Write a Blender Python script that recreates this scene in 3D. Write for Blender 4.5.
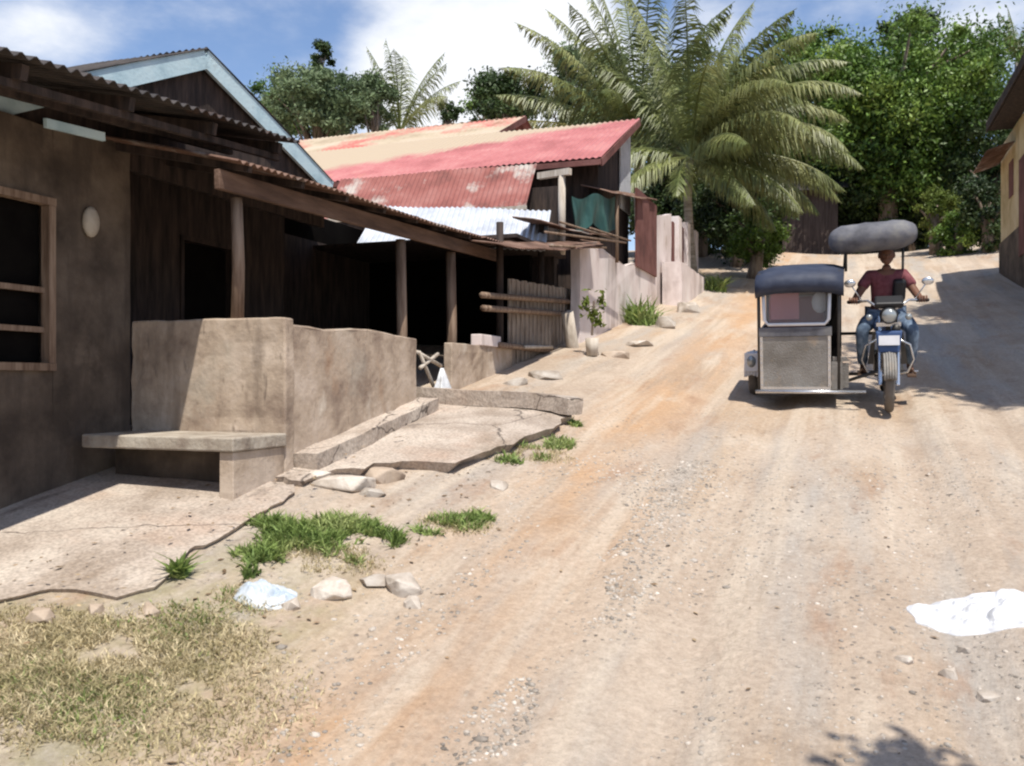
import bpy, bmesh, math, random
import numpy as np
from mathutils import Vector, Matrix, Euler
for o in list(bpy.data.objects): bpy.data.objects.remove(o)
SC = bpy.context.scene; COL = SC.collection
R = math.radians
# ------------------------------------------------------------------ camera
EYE = 1.6; F = 910.0
cd = bpy.data.cameras.new('camera'); cam = bpy.data.objects.new('camera', cd); COL.objects.link(cam)
cam.location = (0, 0, EYE); cam.rotation_euler = (R(90), 0, 0)
cd.sensor_width = 36; cd.lens = 36*F/1024; cd.clip_start = .05; cd.clip_end = 3000
cd.dof.use_dof = True; cd.dof.focus_distance = 10.0; cd.dof.aperture_fstop = 5.6
SC.camera = cam
# ------------------------------------------------------------------ sun and sky
SUN = Vector((0.115, -0.47, 1.0)).normalized()
elev = math.asin(SUN.z); azim = math.atan2(SUN.x, SUN.y)
sd = bpy.data.lights.new('sun', 'SUN'); so = bpy.data.objects.new('sun', sd); COL.objects.link(so)
sd.energy = 4.9; sd.angle = R(.55); sd.color = (1.0, .95, .86)
so.rotation_euler = SUN.to_track_quat('Z', 'Y').to_euler()
w = bpy.data.worlds.new('World'); SC.world = w; w.use_nodes = True
nt = w.node_tree; nt.nodes.clear(); N = nt.nodes.new; L = nt.links.new
out = N('ShaderNodeOutputWorld'); bg = N('ShaderNodeBackground'); bg.inputs[1].default_value = .10
sky = N('ShaderNodeTexSky'); sky.sky_type = 'NISHITA'; sky.sun_disc = False
sky.sun_elevation = elev; sky.sun_rotation = azim; sky.air_density = 1.0; sky.dust_density = .8; sky.ozone_density = 2.0
tc = N('ShaderNodeTexCoord')
def wmath(op, a, b=None, c=None):
    m = N('ShaderNodeMath'); m.operation = op
    for i, v in enumerate((a, b, c)):
        if v is None: continue
        if isinstance(v, (int, float)): m.inputs[i].default_value = v
        else: L(v, m.inputs[i])
    return m.outputs[0]
mp = N('ShaderNodeMapping'); mp.inputs['Scale'].default_value = (1, 1, 2.0); L(tc.outputs['Generated'], mp.inputs[0])
nz = N('ShaderNodeTexNoise'); nz.inputs['Scale'].default_value = 3.2; nz.inputs['Detail'].default_value = 9; nz.inputs['Roughness'].default_value = .58
L(mp.outputs[0], nz.inputs['Vector'])
def blob(px, py, rad, amp):      # a cloud bank lying in a given direction of the sky
    v = Vector(((px-512)/F, 1, (383-py)/F)).normalized()
    d = N('ShaderNodeVectorMath'); d.operation = 'DISTANCE'; L(tc.outputs['Generated'], d.inputs[0]); d.inputs[1].default_value = v
    t = wmath('DIVIDE', d.outputs['Value'], rad); t = wmath('SUBTRACT', 1.0, t); t = wmath('MAXIMUM', t, 0.0)
    return wmath('MULTIPLY', t, amp)
s = wmath('MULTIPLY', nz.outputs[0], 1.0)
for b in ((500, 60, .17, .34), (600, 30, .15, .3), (730, 30, .07, .2), (985, 25, .09, .18), (20, 20, .12, .16), (420, 110, .12, .26), (260, 120, .1, .12)):
    s = wmath('ADD', s, blob(*b))
mr = N('ShaderNodeMapRange'); mr.interpolation_type = 'SMOOTHSTEP'; mr.inputs[1].default_value = .47; mr.inputs[2].default_value = .80; L(s, mr.inputs[0])
mx = N('ShaderNodeMix'); mx.data_type = 'RGBA'; L(mr.outputs[0], mx.inputs[0])
tint = N('ShaderNodeMix'); tint.data_type = 'RGBA'; tint.blend_type = 'MULTIPLY'; tint.inputs[0].default_value = 1
L(sky.outputs[0], tint.inputs[6]); tint.inputs[7].default_value = (1.35, 1.36, 1.45, 1)
L(tint.outputs[2], mx.inputs[6]); mx.inputs[7].default_value = (8.8, 9.0, 9.4, 1)
L(mx.outputs[2], bg.inputs[0]); L(bg.outputs[0], out.inputs[0])
SC.view_settings.view_transform = 'Standard'; SC.view_settings.look = 'None'; SC.view_settings.exposure = .24; SC.view_settings.gamma = 1
SC.render.engine = 'CYCLES'; SC.cycles.filter_width = 2.2
SC.cycles.max_bounces = 6; SC.cycles.transparent_max_bounces = 6
# ------------------------------------------------------------------ street frame
TH = R(20.2); CS, SN = math.cos(TH), math.sin(TH); RZ = -TH
rng = np.random.default_rng(5); random.seed(5)
def to_world(p, s): return (CS*p + SN*s, -SN*p + CS*s)
def to_street(X, Y): return (CS*X - SN*Y, SN*X + CS*Y)
GS = [-60,-10, 0, 5, 8.3, 12, 15.5, 20, 25.8, 30, 36, 40, 60, 250]
GZ = [-6,-2.2,-.36,.72,1.32,1.92,2.5,3.3, 4.4, 5.35,6.8, 7.3, 8.5, 20]
CP = [-150,-12,-4.2,-3.4,-2.4,-1.0, 0, 2.0, 4.0, 9, 150]
CZ = [ 1.0, .3,  0, -.08,-.22,-.37,-.42,-.42,-.22,.5, 3]
def smooth_tab(xs, ys, w):
    X = np.linspace(xs[0], xs[-1], 6000); Y = np.interp(X, xs, ys)
    k = max(1, int(w/(X[1]-X[0]))); ker = np.ones(k)/k
    Yp = np.pad(Y, (k//2, k-1-k//2), mode='edge'); return X, np.convolve(Yp, ker, 'valid')
GT = smooth_tab(GS, GZ, 2.0); CT = smooth_tab(CP, CZ, .7)
_perm = rng.permutation(512); _val = rng.random(512)
def vnoise(x, y, seed=0):
    x = np.asarray(x, float); y = np.asarray(y, float)
    xi = np.floor(x).astype(int); yi = np.floor(y).astype(int); xf = x-xi; yf = y-yi
    xf = xf*xf*(3-2*xf); yf = yf*yf*(3-2*yf)
    h = lambda a, b: _val[(_perm[(a+seed*57) % 512]+b) % 512]
    return (h(xi, yi)*(1-xf)+h(xi+1, yi)*xf)*(1-yf)+(h(xi, yi+1)*(1-xf)+h(xi+1, yi+1)*xf)*yf
def fbm(x, y, o=4, seed=0):
    t = 0; a = .5
    for i in range(o): t = t+a*(vnoise(x*2**i, y*2**i, seed+i)-.5); a *= .5
    return t
def zg(p, s, fine=False):
    p = np.asarray(p, float); s = np.asarray(s, float)
    z = np.interp(s, *GT)+np.interp(p, *CT)
    inner = np.clip((p+4.2)/.8, 0, 1)
    z = z + inner*(.10*fbm(p*.7, s*.45, 3, 1))
    if fine:
        near = np.clip((40-s)/20, 0, 1)*np.clip((p+4.0)/.5, 0, 1)
        wob = .5*fbm(p*0+3, s*.25, 2, 7)
        for c, d, wd in ((-.75, .045, .2), (.55, .05, .22), (-1.5, .03, .14), (1.5, .035, .2)):
            z = z - near*d*np.exp(-((p-c-wob)/wd)**2)*(.6+.8*vnoise(p*2, s*.7, 3))
        z = z + near*(.035*fbm(p*3, s*2, 3, 11)+.018*fbm(p*11, s*9, 3, 15))
    return z
def G(x, y):                       # street position of the ground seen at a pixel
    d = 1.5
    while d < 80:
        X = (x-512)/F*d; p, s = to_street(X, d)
        if EYE+(383-y)/F*d < zg(p, s): break
        d += .02
    return p, s, float(zg(p, s, True))
def A(x, y, p):                    # street position on the vertical plane p = const
    k = (x-512)/F; D = p/(CS*k-SN)
    return to_street(k*D, D)[1], EYE+(383-y)/F*D
# ------------------------------------------------------------------ mesh helpers
class MB:
    def __init__(s): s.v = []; s.f = []
    def add(s, vs, fs):
        n = len(s.v); s.v += [tuple(map(float, q)) for q in vs]; s.f += [tuple(i+n for i in f) for f in fs]; return s
    def box(s, a, b, rot=None, c=None):
        x0, y0, z0 = a; x1, y1, z1 = b
        vs = [(x0,y0,z0),(x1,y0,z0),(x1,y1,z0),(x0,y1,z0),(x0,y0,z1),(x1,y0,z1),(x1,y1,z1),(x0,y1,z1)]
        if rot is not None:
            m = Euler(rot).to_matrix(); cc = Vector(c) if c else Vector(((x0+x1)/2, (y0+y1)/2, (z0+z1)/2))
            vs = [tuple(m@(Vector(q)-cc)+cc) for q in vs]
        return s.add(vs, [(0,3,2,1),(4,5,6,7),(0,1,5,4),(1,2,6,5),(2,3,7,6),(3,0,4,7)])
    def tube(s, pts, rad, n=8, cap=True):
        pts = [Vector(q) for q in pts]; k = len(pts)
        if not hasattr(rad, '__len__'): rad = [rad]*k
        ref = None; vs = []
        for i, q in enumerate(pts):
            t = (pts[min(i+1, k-1)]-pts[max(i-1, 0)]).normalized()
            if ref is None: ref = t.orthogonal().normalized()
            ref = (ref-t*ref.dot(t)).normalized(); b = t.cross(ref)
            for j in range(n):
                a = 2*math.pi*j/n; vs.append(q+(ref*math.cos(a)+b*math.sin(a))*rad[i])
        fs = [(i*n+j, i*n+(j+1) % n, (i+1)*n+(j+1) % n, (i+1)*n+j) for i in range(k-1) for j in range(n)]
        if cap: fs += [tuple(range(n))[::-1], tuple((k-1)*n+j for j in range(n))]
        return s.add(vs, fs)
    def beam(s, a, b, w, h):          # rectangular bar from a to b, width w (sideways), height h
        a = Vector(a); b = Vector(b); t = (b-a).normalized(); up = Vector((0,0,1)) if abs(t.z) < .9 else Vector((0,1,0))
        x = t.cross(up).normalized(); y = x.cross(t)
        c = [(-1,-1),(1,-1),(1,1),(-1,1)]
        vs = [a+x*i*w/2+y*j*h/2 for i, j in c]+[b+x*i*w/2+y*j*h/2 for i, j in c]
        return s.add(vs, [(3,2,1,0),(4,5,6,7),(0,1,5,4),(1,2,6,5),(2,3,7,6),(3,0,4,7)])
    def torus(s, c, ax, Rr, r, n=24, m=8):
        c = Vector(c); ax = Vector(ax).normalized(); e = ax.orthogonal().normalized(); g = ax.cross(e); vs = []
        for i in range(n):
            a = 2*math.pi*i/n; d = e*math.cos(a)+g*math.sin(a)
            for j in range(m):
                b = 2*math.pi*j/m; vs.append(c+d*(Rr+r*math.cos(b))+ax*r*math.sin(b))
        return s.add(vs, [(i*m+j, ((i+1) % n)*m+j, ((i+1) % n)*m+(j+1) % m, i*m+(j+1) % m) for i in range(n) for j in range(m)])
    def ball(s, c, r, n=10, m=7, f=None):
        c = Vector(c); r = Vector(r) if hasattr(r, '__len__') else Vector((r, r, r)); vs = []
        for i in range(m+1):
            t = math.pi*i/m
            for j in range(n):
                a = 2*math.pi*j/n; d = Vector((math.sin(t)*math.cos(a), math.sin(t)*math.sin(a), math.cos(t)))
                k = f(d) if f else 1
                vs.append(c+Vector((d.x*r.x, d.y*r.y, d.z*r.z))*k)
        return s.add(vs, [(i*n+j, (i+1)*n+j, (i+1)*n+(j+1) % n, i*n+(j+1) % n) for i in range(m) for j in range(n)])
    def corr(s, o, a, b, pitch=.076, amp=.011, nb=5, jag=0, th=.006, sag=0):   # corrugated sheet: waves along a, ribs run along b
        o, a, b = Vector(o), Vector(a), Vector(b); nm = a.cross(b).normalized()
        if nm.z < 0: nm = -nm
        n = max(8, int(a.length/pitch*6)); vs = []; js = 0
        for k in (0, 1):
            for i in range(n+1):
                u = i/n
                if i % 54 == 0: js = random.uniform(-jag, jag)
                hgt = amp*math.sin(2*math.pi*u*a.length/pitch)
                for j in range(nb+1):
                    v = j/nb
                    vs.append(o+a*u+b*(v+js*(1 if j == 0 else 0)/max(b.length, .1))+nm*(hgt-k*th)+Vector((0,0,-sag*math.sin(math.pi*u)+.012*math.sin(u*9+v*4))))
        m = nb+1; K = (n+1)*m; fs = []
        for i in range(n):
            for j in range(nb):
                q = (i*m+j, (i+1)*m+j, (i+1)*m+j+1, i*m+j+1); fs.append(q); fs.append(tuple(K+t for t in q)[::-1])
        for i in range(n): fs += [(i*m, K+i*m, K+(i+1)*m, (i+1)*m), (i*m+nb, (i+1)*m+nb, K+(i+1)*m+nb, K+i*m+nb)]
        for j in range(nb): fs += [(j, j+1, K+j+1, K+j), (n*m+j, K+n*m+j, K+n*m+j+1, n*m+j+1)]
        return s.add(vs, fs)
    def prism(s, poly, d):            # closed polygon (3d points) pushed along d
        poly = [Vector(q) for q in poly]; d = Vector(d); n = len(poly)
        return s.add(poly+[q+d for q in poly], [tuple(range(n))[::-1], tuple(range(n, 2*n))]+[(i, (i+1) % n, n+(i+1) % n, n+i) for i in range(n)])
def props(o, label=None, cat=None, group=None, kind=None):
    if label: o['label'] = label
    if cat: o['category'] = cat
    if group: o['group'] = group
    if kind: o['kind'] = kind
    return o
def mk(name, mb, mat, smooth=False, bevel=0):
    me = bpy.data.meshes.new(name); me.from_pydata(mb.v, [], mb.f); me.materials.append(mat); me.update()
    bm = bmesh.new(); bm.from_mesh(me); bmesh.ops.recalc_face_normals(bm, faces=bm.faces); bm.to_mesh(me); bm.free()
    if smooth: me.polygons.foreach_set('use_smooth', [True]*len(me.polygons))
    o = bpy.data.objects.new(name, me); COL.objects.link(o)
    if bevel:
        b = o.modifiers.new('bevel', 'BEVEL'); b.width = bevel; b.segments = 2; b.limit_method = 'ANGLE'
    return o
def rough(o, cut=.12, amp=.012, sc=3.0, seed=0):      # break up flat faces: subdivide and push by noise
    bm = bmesh.new(); bm.from_mesh(o.data)
    for _ in range(6):
        es = [e for e in bm.edges if e.calc_length() > cut*1.5]
        if not es or len(bm.verts) > 30000: break
        bmesh.ops.subdivide_edges(bm, edges=es, cuts=1, use_grid_fill=True)
    from mathutils import noise
    bm.normal_update(); off = Vector((seed*7.3, seed*3.1, 0))
    for v in bm.verts:
        v.co += v.normal*amp*(noise.noise(v.co*sc+off)+.6*noise.noise(v.co*sc*3.1+off)+.4*noise.noise(v.co*sc*9+off))
    bm.to_mesh(o.data); bm.free(); return o
# things in street coordinates (p, s, z); vertices given absolute, stored relative to the thing's base
BASE = {}
def thing(name, base, label, cat, group=None, rot=None):
    o = bpy.data.objects.new(name, None); COL.objects.link(o); o.empty_display_size = .2
    X, Y = to_world(base[0], base[1]); o.location = (X, Y, base[2]); o.rotation_euler = rot or (0, 0, RZ)
    BASE[o.name] = Vector(base); return props(o, label, cat, group)
def part(name, mb, mat, root, smooth=False, bevel=0, label=None, local=False):
    b = BASE.get(root.name, Vector()) if not local else Vector()
    if root.parent and not local: b = BASE[root.parent.name]
    mb.v = [tuple(Vector(q)-b) for q in mb.v]
    o = mk(name, mb, mat, smooth, bevel); o.parent = root
    if label: o['label'] = label
    return o
def solo(name, mb, mat, base, label=None, cat=None, group=None, kind=None, smooth=False, bevel=0):
    b = Vector(base); mb.v = [tuple(Vector(q)-b) for q in mb.v]
    o = mk(name, mb, mat, smooth, bevel); X, Y = to_world(b.x, b.y); o.location = (X, Y, b.z); o.rotation_euler = (0, 0, RZ)
    return props(o, label, cat, group, kind)
# ------------------------------------------------------------------ materials
def mat(name, cols, scale=4, stretch=(1,1,1), rough=.85, bump=.3, bscale=30, metal=0, contrast=(.35,.65), spots=None, spec=.3, island=0, transl=0):
    m = bpy.data.materials.new(name); m.use_nodes = True; t = m.node_tree; t.nodes.clear(); N = t.nodes.new; L = t.links.new
    o = N('ShaderNodeOutputMaterial'); b = N('ShaderNodeBsdfPrincipled'); L(b.outputs[0], o.inputs[0])
    tc = N('ShaderNodeTexCoord'); mp = N('ShaderNodeMapping'); mp.inputs['Scale'].default_value = stretch; L(tc.outputs['Object'], mp.inputs[0])
    n = N('ShaderNodeTexNoise'); n.inputs['Scale'].default_value = scale; n.inputs['Detail'].default_value = 8; n.inputs['Roughness'].default_value = .62; L(mp.outputs[0], n.inputs['Vector'])
    cr = N('ShaderNodeValToRGB'); e = cr.color_ramp.elements; k = len(cols)
    lo, hi = contrast
    e[0].position = lo; e[0].color = (*cols[0], 1); e[1].position = hi; e[1].color = (*cols[-1], 1)
    for i in range(1, k-1):
        q = e.new(lo+(hi-lo)*i/(k-1)); q.color = (*cols[i], 1)
    L(n.outputs[0], cr.inputs[0]); c = cr.outputs[0]
    def mix(c, col, fac, mode='MIX'):
        x = N('ShaderNodeMix'); x.data_type = 'RGBA'; x.blend_type = mode; L(fac, x.inputs[0]) if not isinstance(fac, float) else setattr(x.inputs[0], 'default_value', fac)
        L(c, x.inputs[6])
        if isinstance(col, tuple): x.inputs[7].default_value = (*col, 1)
        else: L(col, x.inputs[7])
        return x.outputs[2]
    for sp in (spots or []):       # (colour, scale, stretch, lo, hi)
        col, sc, st, l2, h2 = sp
        mp2 = N('ShaderNodeMapping'); mp2.inputs['Scale'].default_value = st; mp2.inputs['Location'].default_value = (3.3*sc, 1.7, .9); L(tc.outputs['Object'], mp2.inputs[0])
        n2 = N('ShaderNodeTexNoise'); n2.inputs['Scale'].default_value = sc; n2.inputs['Detail'].default_value = 7; n2.inputs['Roughness'].default_value = .6; L(mp2.outputs[0], n2.inputs['Vector'])
        r2 = N('ShaderNodeMapRange'); r2.inputs[1].default_value = l2; r2.inputs[2].default_value = h2; L(n2.outputs[0], r2.inputs[0])
        c = mix(c, col, r2.outputs[0])
    if island:
        g = N('ShaderNodeNewGeometry'); r2 = N('ShaderNodeMapRange'); r2.inputs[3].default_value = 1-island; r2.inputs[4].default_value = 1+island
        L(g.outputs['Random Per Island'], r2.inputs[0]); cb = N('ShaderNodeCombineColor')
        for i in range(3): L(r2.outputs[0], cb.inputs[i])
        c = mix(c, cb.outputs[0], 1.0, 'MULTIPLY')
    L(c, b.inputs['Base Color']); b.inputs['Roughness'].default_value = rough; b.inputs['Metallic'].default_value = metal
    b.inputs['Specular IOR Level'].default_value = spec
    if bump:
        n3 = N('ShaderNodeTexNoise'); n3.inputs['Scale'].default_value = bscale; n3.inputs['Detail'].default_value = 6; L(mp.outputs[0], n3.inputs['Vector'])
        bp = N('ShaderNodeBump'); bp.inputs['Strength'].default_value = bump; bp.inputs['Distance'].default_value = .02; L(n3.outputs[0], bp.inputs['Height']); L(bp.outputs[0], b.inputs['Normal'])
    if transl:
        tr = N('ShaderNodeBsdfTranslucent'); L(c, tr.inputs[0]); ms = N('ShaderNodeMixShader'); ms.inputs[0].default_value = transl
        L(b.outputs[0], ms.inputs[1]); L(tr.outputs[0], ms.inputs[2]); L(ms.outputs[0], o.inputs[0])
    return m
V3 = (1,1,.18)
M = dict(
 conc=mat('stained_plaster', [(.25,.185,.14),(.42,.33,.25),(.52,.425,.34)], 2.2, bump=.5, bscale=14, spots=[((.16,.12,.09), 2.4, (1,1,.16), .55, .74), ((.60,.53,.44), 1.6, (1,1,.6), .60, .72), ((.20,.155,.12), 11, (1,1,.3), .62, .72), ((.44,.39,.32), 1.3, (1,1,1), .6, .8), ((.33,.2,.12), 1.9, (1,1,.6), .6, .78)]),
 concd=mat('dark_and_shaded_plaster', [(.05,.037,.028),(.10,.075,.056),(.155,.12,.09)], 2.0, bump=.5, bscale=12, spots=[((.06,.045,.035), 4, V3, .5, .7), ((.26,.2,.15), 1.2, (1,1,1), .62, .8)]),  # darker copy of the plaster, with shade put into the colour
 bench=mat('worn_concrete', [(.24,.19,.15),(.36,.31,.25),(.46,.41,.34)], 4, bump=.5, bscale=20, spots=[((.14,.11,.085), 3, (1,1,.3), .55, .75)]),
 slab=mat('slab_concrete', [(.31,.25,.20),(.42,.35,.29),(.50,.43,.36)], 1.6, bump=.6, bscale=22, spots=[((.25,.19,.14), 2.3, (1,.4,1), .55, .75), ((.40,.29,.22), 1.1, (1,1,1), .55, .75), ((.16,.125,.10), 1.7, (1.6,.5,1), .60, .72)]),
 roofd=mat('dark_corrugated_iron', [(.03,.026,.025),(.055,.047,.043),(.08,.066,.058)], 3, rough=.7, bump=.2, metal=.0, spots=[((.11,.06,.04), 2.2, (1,1,1), .6, .75)]),
 rust=mat('rusty_iron', [(.08,.045,.032),(.15,.085,.06),(.22,.14,.105)], 3, rough=.8, bump=.2, spots=[((.34,.31,.28), 1.8, (1,.5,1), .58, .7)]),
 silver=mat('bare_zinc_sheet', [(.44,.46,.49),(.56,.58,.61),(.63,.65,.68)], 2.5, rough=.5, metal=.25, bump=.1, spots=[((.40,.30,.22), 2, (1,.3,1), .64, .8)], spec=.5),
 red=mat('red_painted_iron', [(.33,.11,.105),(.42,.15,.145),(.47,.21,.195)], 1.3, rough=.6, bump=.15, spots=[((.50,.24,.16), 1.2, (1,.4,1), .6, .8)]),
 tan=mat('faded_tan_iron', [(.33,.26,.18),(.43,.35,.25),(.47,.39,.30)], 1.0, rough=.8, bump=.15, spots=[((.46,.13,.11), .45, (1,1,1), .52, .62), ((.28,.16,.10), 1.4, (1,.3,1), .6, .75)]),
 redrust=mat('red_paint_peeling_iron', [(.16,.06,.05),(.26,.09,.075),(.32,.14,.12)], 1.5, rough=.75, bump=.2, spots=[((.42,.37,.33), 1.6, (1,.7,1), .56, .66)]),
 wood=mat('weathered_wood', [(.12,.075,.05),(.22,.15,.105),(.30,.22,.16)], 3, (5,5,.5), bump=.4, bscale=14),
 woodd=mat('dark_and_shaded_wood', [(.02,.015,.013),(.045,.032,.027),(.075,.052,.042)], 3, (4,4,.6), bump=.4, bscale=12),  # dark timber, also used where shade is put into a wall's colour
 beamr=mat('brown_fascia_board', [(.07,.042,.03),(.125,.075,.052),(.18,.115,.085)], 3, (3,.4,3), bump=.4, bscale=14),
 pale=mat('pale_timber', [(.36,.30,.24),(.48,.42,.35),(.56,.5,.43)], 4, (4,4,.5), bump=.3),
 bamboo=mat('aged_bamboo', [(.17,.13,.10),(.27,.22,.18),(.35,.30,.25)], 5, (3,3,.7), bump=.4, bscale=20),
 blue=mat('pale_blue_paint', [(.36,.50,.56),(.48,.63,.68),(.54,.68,.72)], 3, bump=.2, rough=.6, spots=[((.28,.30,.30), 4, (1,1,1), .64, .8)]),
 wall=mat('pink_white_limewash', [(.56,.47,.44),(.72,.63,.60),(.78,.71,.68)], 1.5, (1,1,.5), bump=.4, bscale=10, spots=[((.32,.27,.25), 1.6, (1,1,.2), .56, .74), ((.38,.29,.22), 1, (1,1,1), .6, .8)]),
 maroon=mat('maroon_board', [(.10,.04,.035),(.16,.065,.055),(.2,.09,.08)], 2, bump=.3),
 grey=mat('grey_sheet', [(.34,.35,.36),(.48,.49,.50),(.56,.57,.58)], 2, bump=.2),
 ochre=mat('ochre_plaster', [(.42,.32,.16),(.58,.46,.26),(.64,.53,.33)], 1.5, bump=.3, spots=[((.2,.15,.1), 2, V3, .6, .8)]),
 tarp=mat('green_tarp', [(.02,.06,.055),(.035,.10,.09),(.06,.13,.12)], 3, rough=.5, bump=.3, bscale=8),
 black=mat('unlit_interior_black', [(.006,.005,.005),(.010,.009,.008)], 3, bump=0, spec=0, rough=1),  # near-black colour standing in for unlit interiors
 bark=mat('bark', [(.10,.075,.055),(.2,.155,.12),(.28,.23,.18)], 4, (2,2,.6), bump=.6, bscale=16),
 palmbark=mat('palm_trunk_bark', [(.20,.17,.13),(.33,.29,.24),(.42,.38,.32)], 3, (1,1,5), bump=.5, bscale=9),
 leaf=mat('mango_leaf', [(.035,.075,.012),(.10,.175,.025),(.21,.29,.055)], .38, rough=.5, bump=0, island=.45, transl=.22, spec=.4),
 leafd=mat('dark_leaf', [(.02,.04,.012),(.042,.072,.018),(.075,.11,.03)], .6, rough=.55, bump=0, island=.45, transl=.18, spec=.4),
 leafp=mat('pale_leaf', [(.08,.12,.055),(.14,.19,.09),(.20,.25,.13)], .6, rough=.6, bump=0, island=.4, transl=.25),
 leafy=mat('yellow_green_leaf', [(.08,.12,.02),(.15,.19,.035),(.22,.24,.06)], .8, rough=.6, bump=0, island=.35, transl=.25),
 palm=mat('palm_leaflet', [(.10,.13,.035),(.20,.225,.075),(.33,.34,.15)], .5, rough=.45, bump=0, island=.4, transl=.3, spec=.5),
 palmy=mat('yellow_palm_leaflet', [(.20,.20,.06),(.32,.30,.10),(.4,.37,.15)], .5, rough=.5, bump=0, island=.3, transl=.3),
 grass=mat('green_grass', [(.13,.19,.05),(.22,.30,.085),(.34,.38,.15)], 3, rough=.6, bump=0, island=.4, transl=.3),
 dry=mat('dry_grass', [(.36,.31,.16),(.50,.42,.25),(.60,.51,.34)], 3, rough=.8, bump=0, island=.35, transl=.2),
 stone=mat('pale_stone', [(.30,.25,.20),(.44,.38,.32),(.56,.51,.45)], 5, bump=.6, bscale=20, island=.2),
 gravel=mat('gravel_stone', [(.22,.19,.16),(.38,.335,.285),(.52,.46,.40)], 5, bump=.4, bscale=40, island=.4),
 white=mat('white_plastic_sheet', [(.42,.42,.43),(.58,.585,.60),(.68,.69,.70)], 9, rough=.5, bump=.3, bscale=12),
 bag=mat('pale_plastic_bag', [(.34,.41,.48),(.46,.50,.54),(.56,.57,.56)], 4, rough=.4, bump=.4, bscale=16, spots=[((.5,.4,.3), 5, (1,1,1), .58, .7)]),
)
def cracks(m, sc=1.1, wd=.012):       # thin dark cracks
    t = m.node_tree; N = t.nodes.new; L = t.links.new; b = next(n for n in t.nodes if n.type == 'BSDF_PRINCIPLED'); src = b.inputs['Base Color'].links[0].from_socket
    tc = N('ShaderNodeTexCoord'); n = N('ShaderNodeTexNoise'); n.inputs['Scale'].default_value = 2.5; n.inputs['Detail'].default_value = 5; L(tc.outputs['Object'], n.inputs['Vector'])
    mixv = N('ShaderNodeMix'); mixv.data_type = 'VECTOR'; mixv.inputs[0].default_value = .28; L(tc.outputs['Object'], mixv.inputs[4]); L(n.outputs['Color'], mixv.inputs[5])
    v = N('ShaderNodeTexVoronoi'); v.feature = 'DISTANCE_TO_EDGE'; v.inputs['Scale'].default_value = sc; L(mixv.outputs[1], v.inputs['Vector'])
    r_ = N('ShaderNodeMapRange'); r_.inputs[1].default_value = wd; r_.inputs[2].default_value = -.0001; L(v.outputs['Distance'], r_.inputs[0])
    n2 = N('ShaderNodeTexNoise'); n2.inputs['Scale'].default_value = 45; n2.inputs['Detail'].default_value = 6; L(tc.outputs['Object'], n2.inputs['Vector']); r2 = N('ShaderNodeMapRange'); r2.inputs[1].default_value = .35; r2.inputs[2].default_value = .65; r2.inputs[3].default_value = .75; r2.inputs[4].default_value = 1.15; L(n2.outputs[0], r2.inputs[0])
    cb = N('ShaderNodeCombineColor'); [L(r2.outputs[0], cb.inputs[i]) for i in range(3)]
    y = N('ShaderNodeMix'); y.data_type = 'RGBA'; y.blend_type = 'MULTIPLY'; y.inputs[0].default_value = 1; L(src, y.inputs[6]); L(cb.outputs[0], y.inputs[7])
    x = N('ShaderNodeMix'); x.data_type = 'RGBA'; L(r_.outputs[0], x.inputs[0]); L(y.outputs[2], x.inputs[6]); x.inputs[7].default_value = (.07, .055, .045, 1); L(x.outputs[2], b.inputs['Base Color'])
cracks(M['slab'], .7, .006); pass
def wear(m):                       # the old bare end of the red roof, tan where the paint has gone
    t = m.node_tree; N = t.nodes.new; L = t.links.new; b = next(n for n in t.nodes if n.type == 'BSDF_PRINCIPLED'); src = b.inputs['Base Color'].links[0].from_socket
    tc = N('ShaderNodeTexCoord'); sp = N('ShaderNodeSeparateXYZ'); L(tc.outputs['Object'], sp.inputs[0]); n = N('ShaderNodeTexNoise'); n.inputs['Scale'].default_value = 1.4; n.inputs['Detail'].default_value = 6; L(tc.outputs['Object'], n.inputs['Vector'])
    def ma(op, a, b_):
        q = N('ShaderNodeMath'); q.operation = op
        for i, v in enumerate((a, b_)):
            if isinstance(v, float): q.inputs[i].default_value = v
            else: L(v, q.inputs[i])
        return q.outputs[0]
    v = ma('SUBTRACT', ma('MULTIPLY', sp.outputs[2], .64), ma('MULTIPLY', sp.outputs[0], .125)); v = ma('ADD', v, ma('MULTIPLY', n.outputs[0], .5))
    r_ = N('ShaderNodeMapRange'); r_.inputs[1].default_value = 2.84; r_.inputs[2].default_value = 3.0; L(v, r_.inputs[0])
    x = N('ShaderNodeMix'); x.data_type = 'RGBA'; L(r_.outputs[0], x.inputs[0]); L(src, x.inputs[6]); x.inputs[7].default_value = (.42, .335, .24, 1); L(x.outputs[2], b.inputs['Base Color'])
wear(M['red'])
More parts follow.
